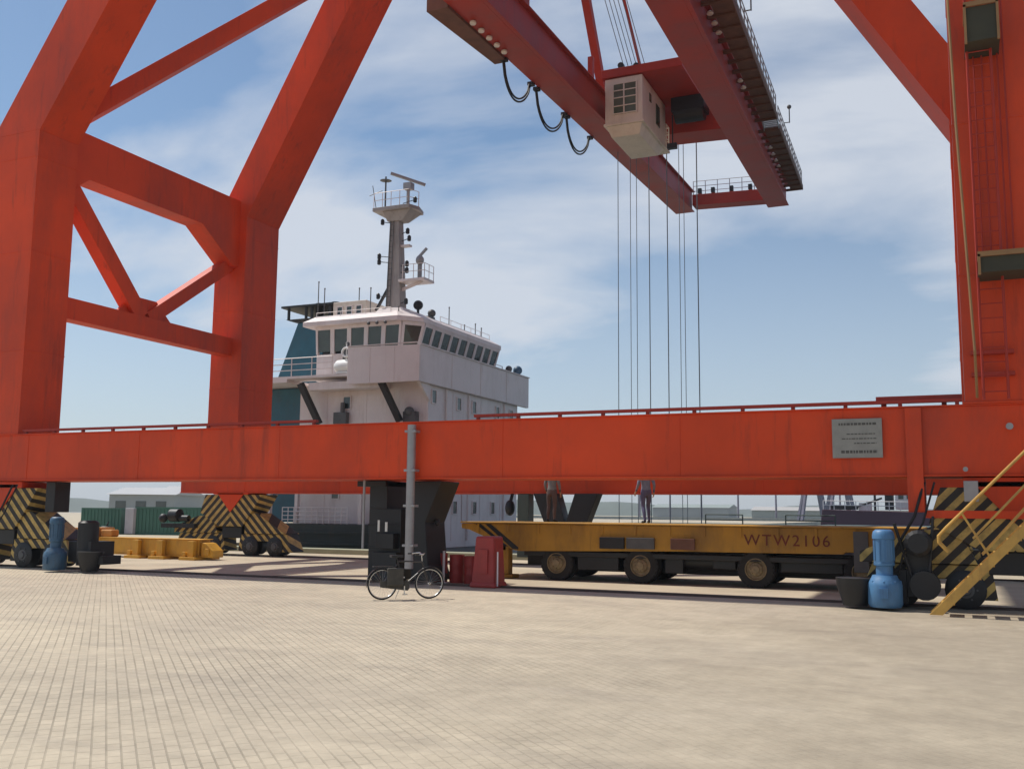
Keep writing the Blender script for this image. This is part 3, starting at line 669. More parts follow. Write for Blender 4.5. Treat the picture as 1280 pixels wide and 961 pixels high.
# ------------------------------------------------------------------ trolley with operator cab
tro = thing('crane_trolley', 'cream operator cab and hoist trolley hanging between the red boom girders', 'crane trolley', (-13.4, 44, 19.4))
b = MB()
x0, x1, y0, y1, z0, z1 = -14.25, -12.47, 42.0, 45.9, 19.62, 21.75
b.box(x0, x1, y0, y1, z0, z1)
b.hexa([(x0+.2, y0+.35, z0-.55), (x1-.25, y0+.35, z0-.55), (x1-.25, y1-.5, z0-.55), (x0+.2, y1-.5, z0-.55), (x0+.05, y0+.05, z0-.12), (x1-.05, y0+.05, z0-.12), (x1-.05, y1-.05, z0-.12), (x0+.05, y1-.05, z0-.12)])
b.box(x0-.06, x1+.06, y0-.06, y1+.6, z0-.119, z0-.002)
cab = b.build('cab', CREAM, tro, bevel=.02)
b = MB(); b.box(-13.84, -12.74, y0-.03, y0-.003, 20.0, 21.45); w = b.build('window', CGLASS, cab)
b = MB()
for x in (-13.85, -13.33, -12.73): b.box(x-.03, x+.03, y0-.07, y0-.031, 19.97, 21.48)
for z in (20.02, 20.38, 20.78, 21.12, 21.45): b.box(-13.88, -12.70, y0-.075, y0-.032, z-.02, z+.02)
b.build('window_bars', CREAM, w)
for (ya, yb) in ((44.2, 44.8),):
    b = MB(); b.box(x1+.003, x1+.03, ya, yb, 20.2, 21.2); b.box(x1+.003, x1+.028, 43.1, 43.4, 20.9, 21.3); b.build('window', CGLASS, cab)
b = MB()
for y in (45.95, 46.45): b.tube((x1+.02, y, z0), (x1+.02, y, z0+1.2), .03, 6)
for h in (.5, .85, 1.2): b.tube((x1+.02, 45.9, z0+h), (x1+.02, 46.5, z0+h), .022, 6); b.tube((x1+.02, 46.5, z0+h), (x0, 46.5, z0+h), .022, 6)
b.build('railing', CREAM, tro)
b = MB(); b.box(-14.40, -10.6, 41.9, 46.2, 21.80, 22.2); b.box(-14.35, -13.9, 42.2, 45.8, 21.55, 21.8); b.build('trolley_frame', REDB, tro, bevel=.01)
for (x, y) in ((-13.6, 42.3), (-12.95, 42.6)):
    b = MB(); b.box(x-.12, x+.12, y, y+.25, 22.21, 22.6); b.tube((x, y-.03, 22.5), (x, y+.3, 22.5), .14, 10); b.build('rope_sheave', BLACK, tro, bevel=.01)
b = MB(); b.box(-12.0, -10.4, 45.2, 46.3, 21.1, 21.78); b.lathe([(.45, -.7), (.45, .7)], (-11.2, 45.7, 21.1), 'x', 16); b.build('hoist_drum', BLACK, tro, smooth=False)
b = MB(); b.box(-12.05, -11.6, 44.6, 44.85, 19.05, 19.3); b.tube((-11.8, 44.7, 19.3), (-11.8, 44.7, 20.7), .03); b.build('floodlight', BLACK, tro)
ROPE = mat('wire_rope', (.13, .15, .17), .5, var=.1)
for (x, r, y, zt) in ((-15.72, .022, 48.4, 20.7), (-15.05, .018, 48.4, 20.7), (-14.72, .018, 48.4, 20.7), (-14.05, .026, 48.4, 21), (-13.1, .028, 48.4, 21), (-12.52, .018, 48.6, 21), (-12.28, .018, 48.6, 21), (-11.6, .03, 48.6, 21)):
    b = MB(); b.tube((x, y, .9), (x, y, zt), r*.95, 6); b.build('hoist_rope', ROPE, tro)
for i in range(6):
    b = MB(); b.tube((-13.5+i*.18, 42.5+.1*i, 22.5), (-14.9+i*.18, 31, 36), .018, 5); b.build('reeving_rope', ROPE, tro)
b = MB(); b.box(-16.0, -11.3, 48.1, 48.9, .35, .88); b.box(-15.8, -11.5, 48.2, 48.8, .1, .35); b.build('spreader', YEL, tro, bevel=.02)
# ------------------------------------------------------------------ cargo ship
ship = thing('cargo_ship', 'white cargo ship with dark hull, teal funnel and tall mast, moored behind the crane', 'ship', (-28, 48, -2.4))
# hull
def hull():
    b = MB(); secs = []
    st = [(-36.5, 2.2, 1.0, 46.2), (-35.6, 4.2, 1.15, 0), (-33, 6.0, 1.2, 0), (-28, 6.6, 1.2, 0), (-25.2, 6.7, 1.2, 0), (-25.0, 6.7, .05, 0), (0, 6.7, .05, 0), (30, 6.6, .05, 0), (42, 5.2, .6, 0), (50, 2.6, 1.4, 0), (54, .2, 2.1, 0)]
    for (x, hw, zt, _) in st:
        yc = 48.7; zb = -5
        secs.append([(x, yc-hw, zt), (x, yc-hw*.99, -1), (x, yc-hw*.85, -4), (x, yc, zb), (x, yc+hw*.85, -4), (x, yc+hw*.99, -1), (x, yc+hw, zt)])
    n = 7; vs = [p for s_ in secs for p in s_]; fs = []
    for i in range(len(secs)-1):
        for k in range(n-1): fs.append((i*n+k, i*n+k+1, (i+1)*n+k+1, (i+1)*n+k))
        fs.append((i*n+n-1, i*n, (i+1)*n, (i+1)*n+n-1))
    fs += [tuple(range(n)), tuple(range(len(vs)-n, len(vs)))[::-1]]
    b.add(vs, fs)
    # rubbing strakes
    for z in (.2, .75): b.box(-33, -25.3, 41.94, 42.09, z, z+.1)
    return b.build('hull', HULL, ship)
hull()
b = MB(); b.box(-16.2, 41, 43.6, 53.6, .06, 1.15); b.build('hatch_coaming', DGREY, ship, bevel=.03)
for i in range(6):
    b = MB(); b.box(-15.9+i*9.5, -15.9+i*9.5+9.1, 43.4, 53.8, 1.151, 1.42); b.build('hatch_cover', mat('hatch_green', (.06, .09, .075), .6) if i == 0 else bpy.data.materials['hatch_green'], ship, bevel=.02)
# accommodation block
YS = 43.4
b = MB()
b.box(-31.7, -24.02, YS, 54.4, .36 if False else 1.21, 8.40)
b.box(-24.9, -24.0, YS+.001, 54.399, .06, 8.399)
b.box(-30.5, -26.2, YS-1.0, YS+.002, 8.0, 8.399)
blk = b.build('accommodation_block', WHITE, ship, bevel=.02)
# poop deckhouse shade: deck edge below the wing
b = MB(); b.box(-33.6, -24.5, 42.15, YS-.003, 4.05, 4.22); b.build('deck', WHITE, ship)
for x in (-32.6, -30.9, -27.1, -25.3):
    b = MB(); b.box(x-.09, x+.09, 42.25, 42.45, 1.22, 4.04); b.build('deck_post', WHITE, ship)
# deck levels aft (dark recess)
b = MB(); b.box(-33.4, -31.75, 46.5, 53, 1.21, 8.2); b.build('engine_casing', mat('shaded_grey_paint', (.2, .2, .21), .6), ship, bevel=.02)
b = MB(); b.box(-35.4, -31.71, 42.2, 55, 8.45, 8.62); b.box(-35.4, -27.95, 42.2, 43.39, 8.62, 8.75); b.build('deck', WHITE, ship)
# bridge wing: bulwark, near and far, and front parapet
b = MB()
b.hexa([(-27.9, 42.0, 8.16), (-23.752, 42.0, 8.16), (-23.752, 42.1, 8.16), (-27.9, 42.1, 8.16), (-27.9, 42.0, 10.05), (-23.752, 42.0, 9.95), (-23.752, 42.1, 9.95), (-27.9, 42.1, 10.05)])
b.hexa([(-23.95, 42.102, 8.15), (-23.75, 42.102, 8.15), (-23.75, 55.5, 8.15), (-23.95, 55.5, 8.15), (-23.95, 42.102, 9.96), (-23.75, 42.102, 9.96), (-23.75, 55.5, 9.96), (-23.95, 55.5, 9.96)])
b.box(-27.898, -27.75, 42.102, 43.3, 8.42, 10.04)
b.box(-27.74, -23.96, 42.102, 55.1, 8.41, 8.55)
b.box(-26.5, -23.96, 55.2, 55.35, 8.4, 9.9)
b.prismx([(42.0, 8.41), (43.39, 8.41), (43.39, 7.3)], -24.05, -23.9)
wing = b.build('bridge_wing', WHITE, ship, bevel=.015)
for (xa, xb) in ((-31.0, -30.1), (-26.2, -25.3)):
    b = MB(); b.beam((xa, 42.4, 8.38), (xb, 42.9, 6.3), .28, .3, up=(0, 1, 0)); b.build('wing_strut', BLACK, ship)
b = MB(); b.box(-29.4, -28.6, 43.1, 43.38, 6.3, 6.9); b.tube((-28.9, 43.2, 6.9), (-28.9, 43.2, 7.4), .12); b.build('mooring_winch', DGREY, ship, bevel=.03)
b = MB(); b.box(-25.2, -24.5, 43.0, 43.38, 6.2, 6.8); b.ball((-24.9, 43.1, 6.8), .25); b.build('mooring_winch', DGREY, ship)
# portholes and windows on the block
def win(x, y, z, w, h, face, parent, m=GLASS, name='window', t=.03):
    b = MB()
    if face == 'x': b.box(x+.003, x+t, y-w/2, y+w/2, z-h/2, z+h/2)
    else: b.box(x-w/2, x+w/2, y-t, y-.003, z-h/2, z+h/2)
    o = b.build(name, m, parent)
    b = MB(); f_ = .05
    for (a0, a1, c0, c1) in ((-w/2-f_, w/2+f_, h/2, h/2+f_), (-w/2-f_, w/2+f_, -h/2-f_, -h/2), (-w/2-f_, -w/2, -h/2, h/2), (w/2, w/2+f_, -h/2, h/2)):
        if face == 'x': b.box(x+.002, x+t+.03, y+a0, y+a1, z+c0, z+c1)
        else: b.box(x+a0, x+a1, y-t-.03, y-.002, z+c0, z+c1)
    b.build('window_frame', WHITE, o)
    return o
for y in (43.95, 46.7, 48.5, 51.5, 53.4): win(-24.0, y, 7.5 if y > 44 else 7.6, .42, .62, 'x', blk)
for y in (44.7, 46.4, 48.7, 51.0, 53.2): win(-24.0, y, 2.1, .42, .62, 'x', blk)
for y in (44.7, 46.7, 48.7, 51.0, 53.2): win(-24.0, y, 4.9, .42, .62, 'x', blk)
for x, z in ((-28.75, 7.4), (-27.0, 2.8), (-29.3, 2.8), (-27.8, 5.3)): win(x, YS, z, .4, .6, 'y', blk)
for (y0_, z0_) in ((45.6, 4.25), (50.0, 4.25), (47.6, 1.4)):
    b = MB(); b.box(-23.997, -23.95, y0_-.38, y0_+.38, z0_, z0_+1.85); b.box(-23.949, -23.90, y0_+.2, y0_+.28, z0_+.8, z0_+.95); b.build('door', WHITE, blk, bevel=.015)
for y0_ in (45.2, 47.8, 52.4):
    b = MB(); b.tube((-23.93, y0_, .4), (-23.93, y0_, 8.1), .045, 8)
    for k in range(6): b.box(-24.0, -23.89, y0_-.07, y0_+.07, 1+k*1.3, 1.05+k*1.3)
    b.build('pipe', WHITE, blk, smooth=True)
b = MB()
for z in (3.6, 6.2): b.box(-23.998, -23.975, 43.45, 54.35, z, z+.05)
for y0_ in (46.05, 49.4, 52.0): b.box(-23.998, -23.982, y0_, y0_+.03, .4, 8.1)
for x in (-30.0, -27.6, -25.7): b.box(x, x+.03, YS-.016, YS-.002, 1.25, 7.9)
b.build('plate_seam', WHITE, blk)
b = MB()
for y0_ in (45.4, 48.8, 52.2): b.box(-23.748, -23.732, y0_, y0_+.03, 8.17, 9.93)
for x in (-26.6, -25.2): b.box(x, x+.03, 41.985, 41.998, 8.18, 9.93)
b.box(-23.82, -23.68, 42.11, 55.5, 9.962, 10.02); b.box(-27.9, -23.9, 41.96, 42.1, 10.052, 10.09)
b.build('bulwark_cap', WHITE, wing)
# wheelhouse: front raked outward, windows all round
WZ0, WZ1 = 8.62, 11.5
b = MB()
wx0, wx1, wy0, wy1 = -30.9, -25.8, 43.6, 54.3
# lower wall
poly = [(wx0, wy0), (wx1, wy0), (wx1+.55, wy0+.8), (wx1+.55, wy1-.8), (wx1, wy1), (wx0, wy1)]
b.prismz(poly, WZ0, 10.05)
top = [(x+(.42 if i in (2, 3) else (.15 if i in (1, 4) else 0)), y+(-.12 if i in (0, 1) else (.12 if i in (4, 5) else 0))) for i, (x, y) in enumerate(poly)]
n6 = 6
vs = [(x, y, 10.05) for x, y in [(p[0]-.0, p[1]) for p in poly]]
house = b.build('wheelhouse', WHITE, ship, bevel=.02)
# glazed band as its own part: panes between mullions
def band(pa, pb, qa, qb, nwin, name='window'):
    # quad bottom pa->pb at z 10.05, top qa->qb at z 11.2
    pa, pb, qa, qb = map(Vector, (pa, pb, qa, qb)); nrm = (pb-pa).cross(qa-pa).normalized()
    for i in range(nwin):
        u0 = (i+.12)/nwin; u1 = (i+.88)/nwin
        P = lambda u, v, d: (pa.lerp(pb, u)).lerp(qa.lerp(qb, u), v) + nrm*d
        b = MB(); b.hexa([P(u0, .08, -.05), P(u1, .08, -.05), P(u1, .08, .02), P(u0, .08, .02), P(u0, .88, -.05), P(u1, .88, -.05), P(u1, .88, .02), P(u0, .88, .02)])
        b.build(name, GLASS, house)
    b = MB()
    for i in range(nwin+1):
        u0 = max(0, (i-.12)/nwin); u1 = min(1, (i+.12)/nwin)
        b.hexa([P(u0, 0, -.08), P(u1, 0, -.08), P(u1, 0, .06), P(u0, 0, .06), P(u0, 1, -.08), P(u1, 1, -.08), P(u1, 1, .06), P(u0, 1, .06)])
    b.hexa([P(0, .88, -.079), P(1, .88, -.079), P(1, .88, .058), P(0, .88, .058), P(0, 1, -.079), P(1, 1, -.079), P(1, 1, .058), P(0, 1, .058)])
    b.build('mullion', WHITE, house)
P3 = [(x, y, 10.05) for x, y in poly]; Q3 = [(x, y, WZ1) for x, y in top]
band(P3[0], P3[1], Q3[0], Q3[1], 5); band(P3[1], P3[2], Q3[1], Q3[2], 1); band(P3[2], P3[3], Q3[2], Q3[3], 9); band(P3[3], P3[4], Q3[3], Q3[4], 1)
b = MB(); b.prismz([(wx0+.2, wy0+.3), (wx1-.2, wy0+.3), (wx1+.3, wy0+1.0), (wx1+.3, wy1-1.0), (wx1-.2, wy1-.3), (wx0+.2, wy1-.3)], 10.06, WZ1-.01); b.build('wheelhouse_interior', BLACK, house)
b = MB()   # roof: slab with chamfered brow
o1 = [(wx0-.6, wy0-.5), (wx1+.1, wy0-.5), (wx1+1.0, wy0+.6), (wx1+1.0, wy1-.6), (wx1+.1, wy1+.5), (wx0-.6, wy1+.5)]
i1 = [(wx0-.2, wy0+.1), (wx1-.3, wy0+.1), (wx1+.35, wy0+1.0), (wx1+.35, wy1-1.0), (wx1-.3, wy1-.1), (wx0-.2, wy1-.1)]
vs = [(x, y, WZ1+.002) for x, y in o1]+[(x, y, WZ1+.24) for x, y in o1]+[(x, y, WZ1+.62) for x, y in i1]
fs = [tuple(range(6))[::-1], tuple(range(12, 18))]+[(i, (i+1) % 6, 6+(i+1) % 6, 6+i) for i in range(6)]+[(6+i, 6+(i+1) % 6, 12+(i+1) % 6, 12+i) for i in range(6)]
b.add(vs, fs); b.build('wheelhouse_roof', WHITE, ship, bevel=.015)
b = MB(); b.hexa([(-27.9, 44.0, 11.93), (-25.7, 44.0, 11.93), (-25.7, 47.5, 11.93), (-27.9, 47.5, 11.93), (-27.5, 44.2, 12.40), (-26.1, 44.2, 12.40), (-26.1, 47, 12.40), (-27.5, 47, 12.40)]); b.build('mast_house', WHITE, ship, bevel=.02)
# roof box aft and black frame
b = MB(); b.box(-30.5, -28.4, 44.4, 46.5, 11.93, 13.0); q = b.build('roof_locker', CREAM, ship, bevel=.03)
for x in (-30.05, -29.45, -28.85): win(x, 44.4, 12.5, .3, .4, 'y', q)
# funnel
b = MB(); b.hexa([(-35.5, 46, 8.63), (-32.3, 46, 8.63), (-32.3, 51, 8.63), (-35.5, 51, 8.63), (-34.1, 46.2, 12.45), (-32.3, 46.2, 12.45), (-32.3, 50.6, 12.45), (-34.1, 50.6, 12.45)]); fn = b.build('funnel', TEAL, ship, bevel=.03)
b = MB(); b.hexa([(-34.2, 46.15, 12.46), (-32.0, 46.15, 12.46), (-32.0, 50.7, 12.46), (-34.2, 50.7, 12.46), (-34.9, 46.1, 12.66), (-31.7, 46.1, 12.66), (-31.7, 50.8, 12.66), (-34.9, 50.8, 12.66)]); b.box(-35.2, -31.6, 46.05, 50.9, 13.34, 13.45)
for x in (-34.8, -33.6, -33.2, -32.0): b.box(x-.06, x+.06, 46.2, 46.32, 12.66, 13.34)
for x in (-33.9, -32.8): b.tube((x, 48, 12.6), (x, 48, 13.9), .26, 12)
b.build('funnel_top', BLACK, fn)
b = MB(); b.box(-34.8, -31.75, 44.2, 46.4, 1.25, 8.4); b.build('funnel_casing', TEAL, ship, bevel=.02)
# railings
def rail(parent, pts, h=1.05, nr=3, r=.028, m=WHITE, sp=1.2, name='railing'):
    b = MB()
    for a, c in zip(pts, pts[1:]):
        a = Vector(a); c = Vector(c); n = max(1, int((c-a).length/sp))
        for i in range(n+1):
            p = a.lerp(c, i/n); b.tube(p, p+Vector((0, 0, h)), r, 5)
        for k in range(nr): z = h*(k+1)/nr; b.tube(a+Vector((0, 0, z)), c+Vector((0, 0, z)), r*.85, 5)
    return b.build(name, m, parent)
rail(ship, [(-35.3, 42.3, 8.76), (-29.0, 42.3, 8.76)], .95)
rail(ship, [(-31.6, 42.1, 1.22), (-27.7, 42.1, 1.22)], .80, 4, .026, sp=.35)
rail(ship, [(-24.2, 51.5, 9.97), (-24.2, 52.6, 9.97)], .35, 2)
rail(ship, [(-31.0, 43.6, 11.8), (-26.4, 43.6, 11.8)], .5, 2, .018)
rail(ship, [(-25.35, 47.0, 11.8), (-25.35, 53.2, 11.8)], .55, 2, .018)
rail(ship, [(-6.8, 43.5, 1.43), (-4.8, 43.5, 1.43)], .45, 2, .03, m=bpy.data.materials['hatch_green'])
rail(ship, [(-10.2, 43.5, 1.43), (-8.6, 43.5, 1.43)], .45, 2, .03, m=bpy.data.materials['hatch_green'])
# life raft and ring by the wing
b = MB(); b.lathe([(.05, -.62), (.26, -.58), (.34, -.45), (.36, 0), (.34, .45), (.26, .58), (.05, .62)], (-28.3, 42.5, 9.15), 'x', 18); b.box(-28.7, -27.95, 42.2, 42.8, 8.77, 8.85); b.build('life_raft', mat('bright_white_plastic', (.82, .82, .80), .4, var=.03), ship, smooth=True)
b = MB(); b.torus((-28.2, 42.3, 9.85), .22, .06, 'y', 20, 8); b.tube((-28.2, 42.35, 9.5), (-28.2, 42.35, 10.3), .03); b.build('lifebuoy', bpy.data.materials['bright_white_plastic'], ship, smooth=True)
b = MB(); b.box(-28.5, -28.1, 42.45, 42.7, 9.45, 10.2); b.ball((-28.25, 42.5, 10.3), .12); b.build('repeater_stand', DGREY, ship, bevel=.02)
# mast
mst = MB(); MX, MY = -26.68, 44.6
mst.hexa([(MX-.45, MY-.3, 11.6), (MX+.40, MY-.3, 11.6), (MX+.40, MY+.4, 11.6), (MX-.45, MY+.4, 11.6), (MX-.38, MY-.2, 17.1), (MX+.12, MY-.2, 17.1), (MX+.12, MY+.26, 17.1), (MX-.38, MY+.26, 17.1)])
mast = mst.build('mast', mat('mast_tan_grey', (.36, .33, .31), .6, var=.12, dirt=(.12, .08, .06), dirt_amt=.5), ship, bevel=.02)
mast.location.z += .5
b = MB(); b.prismz([(MX-1.2, MY-.7), (MX+1.0, MY-.7), (MX+1.25, MY), (MX+1.0, MY+.9), (MX-1.2, MY+.9)], 17.11, 17.3)
b.hexa([(MX-.5, MY-.3, 16.6), (MX+.4, MY-.3, 16.6), (MX+.4, MY+.4, 16.6), (MX-.5, MY+.4, 16.6), (MX-.7, MY-.5, 17.1), (MX+1.0, MY-.5, 17.1), (MX+1.0, MY+.7, 17.1), (MX-.7, MY+.7, 17.1)])
b.build('mast_platform', mast.data.materials[0], mast, bevel=.01)
b = MB(); b.box(MX+.3, MX+1.85, MY-.4, MY+.7, 13.25, 13.38); b.beam((MX+.3, MY, 12.9), (MX+1.5, MY, 13.26), .1, .15); b.build('mast_platform', WHITE, mast, bevel=.01)
b = MB(); b.box(MX+.1, MX+.75, MY-.1, MY+.2, 15.2, 15.3); b.build('mast_bracket', WHITE, mast)
b = MB(); b.tube((MX-.42, MY-.36, 11.7), (MX-.32, MY-.26, 17.0), .03, 6); b.tube((MX-.2, MY-.36, 11.7), (MX-.12, MY-.26, 17.0), .02, 6)
for i in range(16): b.box(MX-.43+i*.006, MX-.19, MY-.37+i*.005, MY-.35+i*.005, 12.2+i*.3, 12.22+i*.3)
b.build('mast_ladder', DGREY, mast)
rail(mast, [(MX-1.15, MY-.65, 17.3), (MX+.95, MY-.65, 17.3), (MX+1.2, MY, 17.3)], .8, 2, .02, sp=.5)
rail(mast, [(MX+.55, MY-.38, 13.38), (MX+1.85, MY-.38, 13.38), (MX+1.85, MY+.6, 13.38)], .75, 2, .02, sp=.45)
b = MB(); b.tube((MX-.85, MY, 17.3), (MX-.85, MY, 19.2), .05, 6); b.lathe([(.12, 0), (.32, .03), (.1, .1)], (MX-.85, MY, 18.95), 'z', 12); b.tube((MX-1.1, MY-.5, 17.3), (MX-1.35, MY-.5, 18.6), .02, 5); b.tube((MX-1.6, MY-.4, 18.1), (MX-.8, MY-.4, 18.3), .02, 5); b.build('antenna', DGREY, mast)
b = MB(); b.tube((MX+.55, MY, 17.3), (MX+.55, MY, 18.6), .09, 8); b.box(MX+.35, MX+.8, MY-.2, MY+.2, 18.3, 18.65); b.beam((MX-.25, MY-.5, 19.15), (MX+1.3, MY+.5, 18.62), .16, .13); b.build('radar', GREY, mast)
b = MB(); b.tube((MX+1.3, MY+.1, 13.4), (MX+1.3, MY+.1, 14.2), .12, 8); b.ball((MX+1.35, MY, 14.4), .22, (1, 1, 1.2)); b.beam((MX+1.2, MY, 14.5), (MX+1.75, MY, 15.0), .1, .12); b.build('radar', GREY, mast)
for (dx_, z) in ((-.95, 14.75), (-.95, 14.45), (.75, 15.95), (.85, 15.55), (.75, 14.2), (.75, 13.85), (-.8, 16.6), (1.15, 17.6), (-.95, 12.6), (.75, 12.2)):
    b = MB(); b.lathe([(.04, -.16), (.10, -.13), (.10, .1), (.05, .16)], (MX+dx_, MY-.3, z), 'z', 10); b.tube((MX+dx_, MY-.3, z), (MX+(.3 if dx_ > 0 else -.4), MY-.1, z-.05), .022, 5); b.build('navigation_light', BLACK, mast)
b = MB(); b.beam((MX-.5, MY, 13.1), (MX-1.25, MY, 11.9), .16, .1); b.build('mast_strut', BLACK, mast)
# roof equipment
def roofbit(fn, name, m): 
    b = MB(); fn(b); return b.build(name, m, ship, smooth=True)
roofbit(lambda b: (b.ball((-25.6, 45.0, 12.6), .26), b.tube((-25.6, 45.0, 11.8), (-25.6, 45.0, 12.5), .07)), 'searchlight', BLACK)
roofbit(lambda b: (b.box(-25.7, -25.4, 45.9, 46.5, 11.9, 12.2), b.ball((-25.5, 46.3, 12.4), .22)), 'searchlight', DGREY)
roofbit(lambda b: (b.ball((-24.05, 53.2, 10.25), .2), b.tube((-24.05, 53.2, 9.9), (-24.05, 53.2, 10.1), .06)), 'searchlight', DGREY)
roofbit(lambda b: (b.ball((-24.1, 54.6, 10.35), .28), b.tube((-24.1, 54.6, 9.9), (-24.1, 54.6, 10.1), .08)), 'searchlight', DBLUE)
for (x, y, z, h) in ((-25.5, 48.3, 11.8, 1.3), (-25.5, 51.6, 11.8, .95), (-25.4, 52.2, 11.8, .8), (-30.8, 44.0, 11.8, 1.9), (-27.9, 44, 11.8, 1.7), (-31.2, 44.0, 11.5, 2.6), (-26.0, 43.7, 11.7, .6), (-29.0, 44.6, 13.0, .7), (-25.4, 50.0, 11.8, .6)):
    b = MB(); b.tube((x, y, z), (x, y, z+h), .028, 5); b.ball((x, y, z+h), .05, n=6, m=4); b.build('antenna', DGREY, ship)
b = MB()
for x in (-27.4, -26.9, -26.4): b.ball((x, 43.08, 11.42), .09)
b.build('deck_light', DGREY, ship)

# ------------------------------------------------------------------ heavy transport trailer
TX0, TX1, TY0, TY1 = -13.45, -.9, 26.5, 29.5
trl = thing('transport_trailer', 'long low yellow heavy transport trailer with rows of wheels under the crane', 'trailer', (-7, 28, 0))
b = MB()
b.prism([(TX0, 1.56), (TX1, 1.57), (TX1, .98), (-2.7, .98), (-2.75, .93), (-7.0, .90), (-11.6, .80), (-11.75, .82), (-13.2, 1.38), (TX0, 1.42)], TY0, TY1)
b.box(TX0-.02, TX1+.02, TY0-.05, TY1+.05, 1.571, 1.61)
deck = b.build('deck', TYEL, trl, bevel=.012)
b = MB()
for (xa, xb) in ((-13.0, -12.1), (-12.68, -11.8)):
    b.hexa([(xb, TY0-.010, .95 if xa < -12.9 else .86), (xb+.18, TY0-.010, .90 if xa < -12.9 else .84), (xb+.18, TY0-.002, .90), (xb, TY0-.002, .95), (xa, TY0-.010, 1.55), (xa+.18, TY0-.010, 1.55), (xa+.18, TY0-.002, 1.55), (xa, TY0-.002, 1.55)])
b.build('warning_stripe', BLACK, trl)
for (xa, xb, z0_, z1_, m_) in ((-9.15, -8.45, .93, 1.24, BLACK), (-8.38, -7.6, .94, 1.24, DGREY), (-7.15, -6.5, .95, 1.24, RUST), (-2.5, -2.15, .5, 1.5, DGREY)):
    b = MB(); b.box(xa, xb, TY0-.10, TY0-.004, z0_, z1_); b.build('tool_box', m_, trl, bevel=.01)
b = MB()
for x in [-12.9+i*.95 for i in range(13)]: b.box(x-.03, x+.03, TY0-.03, TY0-.002, 1.3, 1.56)
b.build('stake_pocket', TYEL, trl)
b = MB(); b.box(-12.28, -12.02, 26.7, 27.0, .12, .95); b.box(-12.45, -11.85, 26.6, 27.1, .02, .12); b.box(-12.2, -12.1, 26.7, 26.9, .8, 1.0); b.build('support_leg', TYEL, trl, bevel=.01)
b = MB(); b.box(-11.7, TX1-.3, 27.35, 28.65, .38, .80); b.build('spine_beam', BLACK, trl, bevel=.02)  # spine broadened to keep the space under the deck dark
b = MB(); b.box(-11.5, TX1-.4, 26.62, 26.68, .68, .82); b.box(-9.9, -8.7, 26.7, 27.2, .32, .8); b.box(-4.35, -2.8, 26.8, 27.3, .42, .8); b.box(-7.4, -6.9, 26.75, 27.2, .3, .8); b.box(-6.1, -5.5, 26.8, 27.2, .45, .8); b.build('shade_skirt', BLACK, trl, bevel=.02)  # added black skirt and blocks standing in for shade below the deck
b = MB(); b.box(-11.5, TX1-.4, 29.2, 29.3, .30, .82); b.box(-11.2, TX1-.5, 28.0, 28.1, .22, .6); b.build('shade_skirt', BLACK, trl, bevel=.02)  # added black skirts that close bright gaps, standing in for shade
def twheel(x, y):
    b = MB(); R = .485
    for yo in (0, .34):
        b.lathe([(R*.5, yo-.03), (R*.58, yo-.11), (R*.62, yo-.13), (R*.9, yo-.135), (R, yo-.09), (R, yo+.09), (R*.9, yo+.13), (R*.55, yo+.13)], (x, y, R), 'y', 30)
    for k in range(26):
        t = 2*math.pi*k/26; c, d = math.cos(t), math.sin(t); b.beam((x+c*(R-.03), y-.135, R+d*(R-.03)), (x+c*(R-.03), y-.05, R+d*(R-.03)), .045, .045, up=(c, 0, d))
    o = b.build('wheel', RUBBER, trl, smooth=True)
    b = MB(); b.lathe([(.26, .0), (.285, -.115), (.265, -.12), (.245, -.055), (.185, -.05), (.165, -.10), (.10, -.12), (.10, -.17), (.04, -.18)], (x, y-.02, R), 'y', 24)
    for k in range(8):
        t = 2*math.pi*k/8; b.tube((x+.14*math.cos(t), y-.11, R+.14*math.sin(t)), (x+.14*math.cos(t), y-.17, R+.14*math.sin(t)), .018, 6)
    b.build('rim', mat('dusty_rim', (.24, .18, .10), .7, var=.35, scale=9) if 'dusty_rim' not in bpy.data.materials else bpy.data.materials['dusty_rim'], o)
    return o
for x in (-10.5, -8.05, -4.95, -2.3):
    twheel(x, 26.75); twheel(x, 28.75)
    b = MB(); b.tube((x, 26.8, .46), (x, 29.1, .46), .10, 10); b.prism([(x-.25, .9), (x+.25, .9), (x+.08, .4), (x-.08, .4)], 27.2, 27.5); b.prism([(x-.25, .9), (x+.25, .9), (x+.08, .4), (x-.08, .4)], 28.2, 28.5); b.build('axle', BLACK, trl)
for x in (-9.3, -6.4):
    b = MB(); b.lathe([(.05, -.6), (.2, -.58), (.22, 0), (.2, .58), (.05, .6)], (x, 27.1, .62), 'x', 14); b.build('air_tank', BLACK, trl, smooth=True)
cu = bpy.data.curves.new('lettering', 'FONT'); cu.body = 'WTW2106'; cu.size = .40; cu.extrude = .004; cu.space_character = 1.22
to = bpy.data.objects.new('tmp', cu); COL.objects.link(to)
bpy.context.view_layer.update()
me = bpy.data.meshes.new_from_object(to.evaluated_get(bpy.context.evaluated_depsgraph_get())); COL.objects.unlink(to); bpy.data.objects.remove(to)
me.materials.clear(); me.materials.append(TEXTR)
for v in me.vertices: v.co.x *= 1.0
wd = max(v.co.x for v in me.vertices)
lo = bpy.data.objects.new('lettering', me); COL.objects.link(lo); lo.parent = trl
lo.rotation_euler = (rad(90), 0, 0); lo.location = Vector((-5.22, TY0-.009, 1.11)) - ABS[trl.name]; lo.scale = (2.15/wd, 1.0, 1)

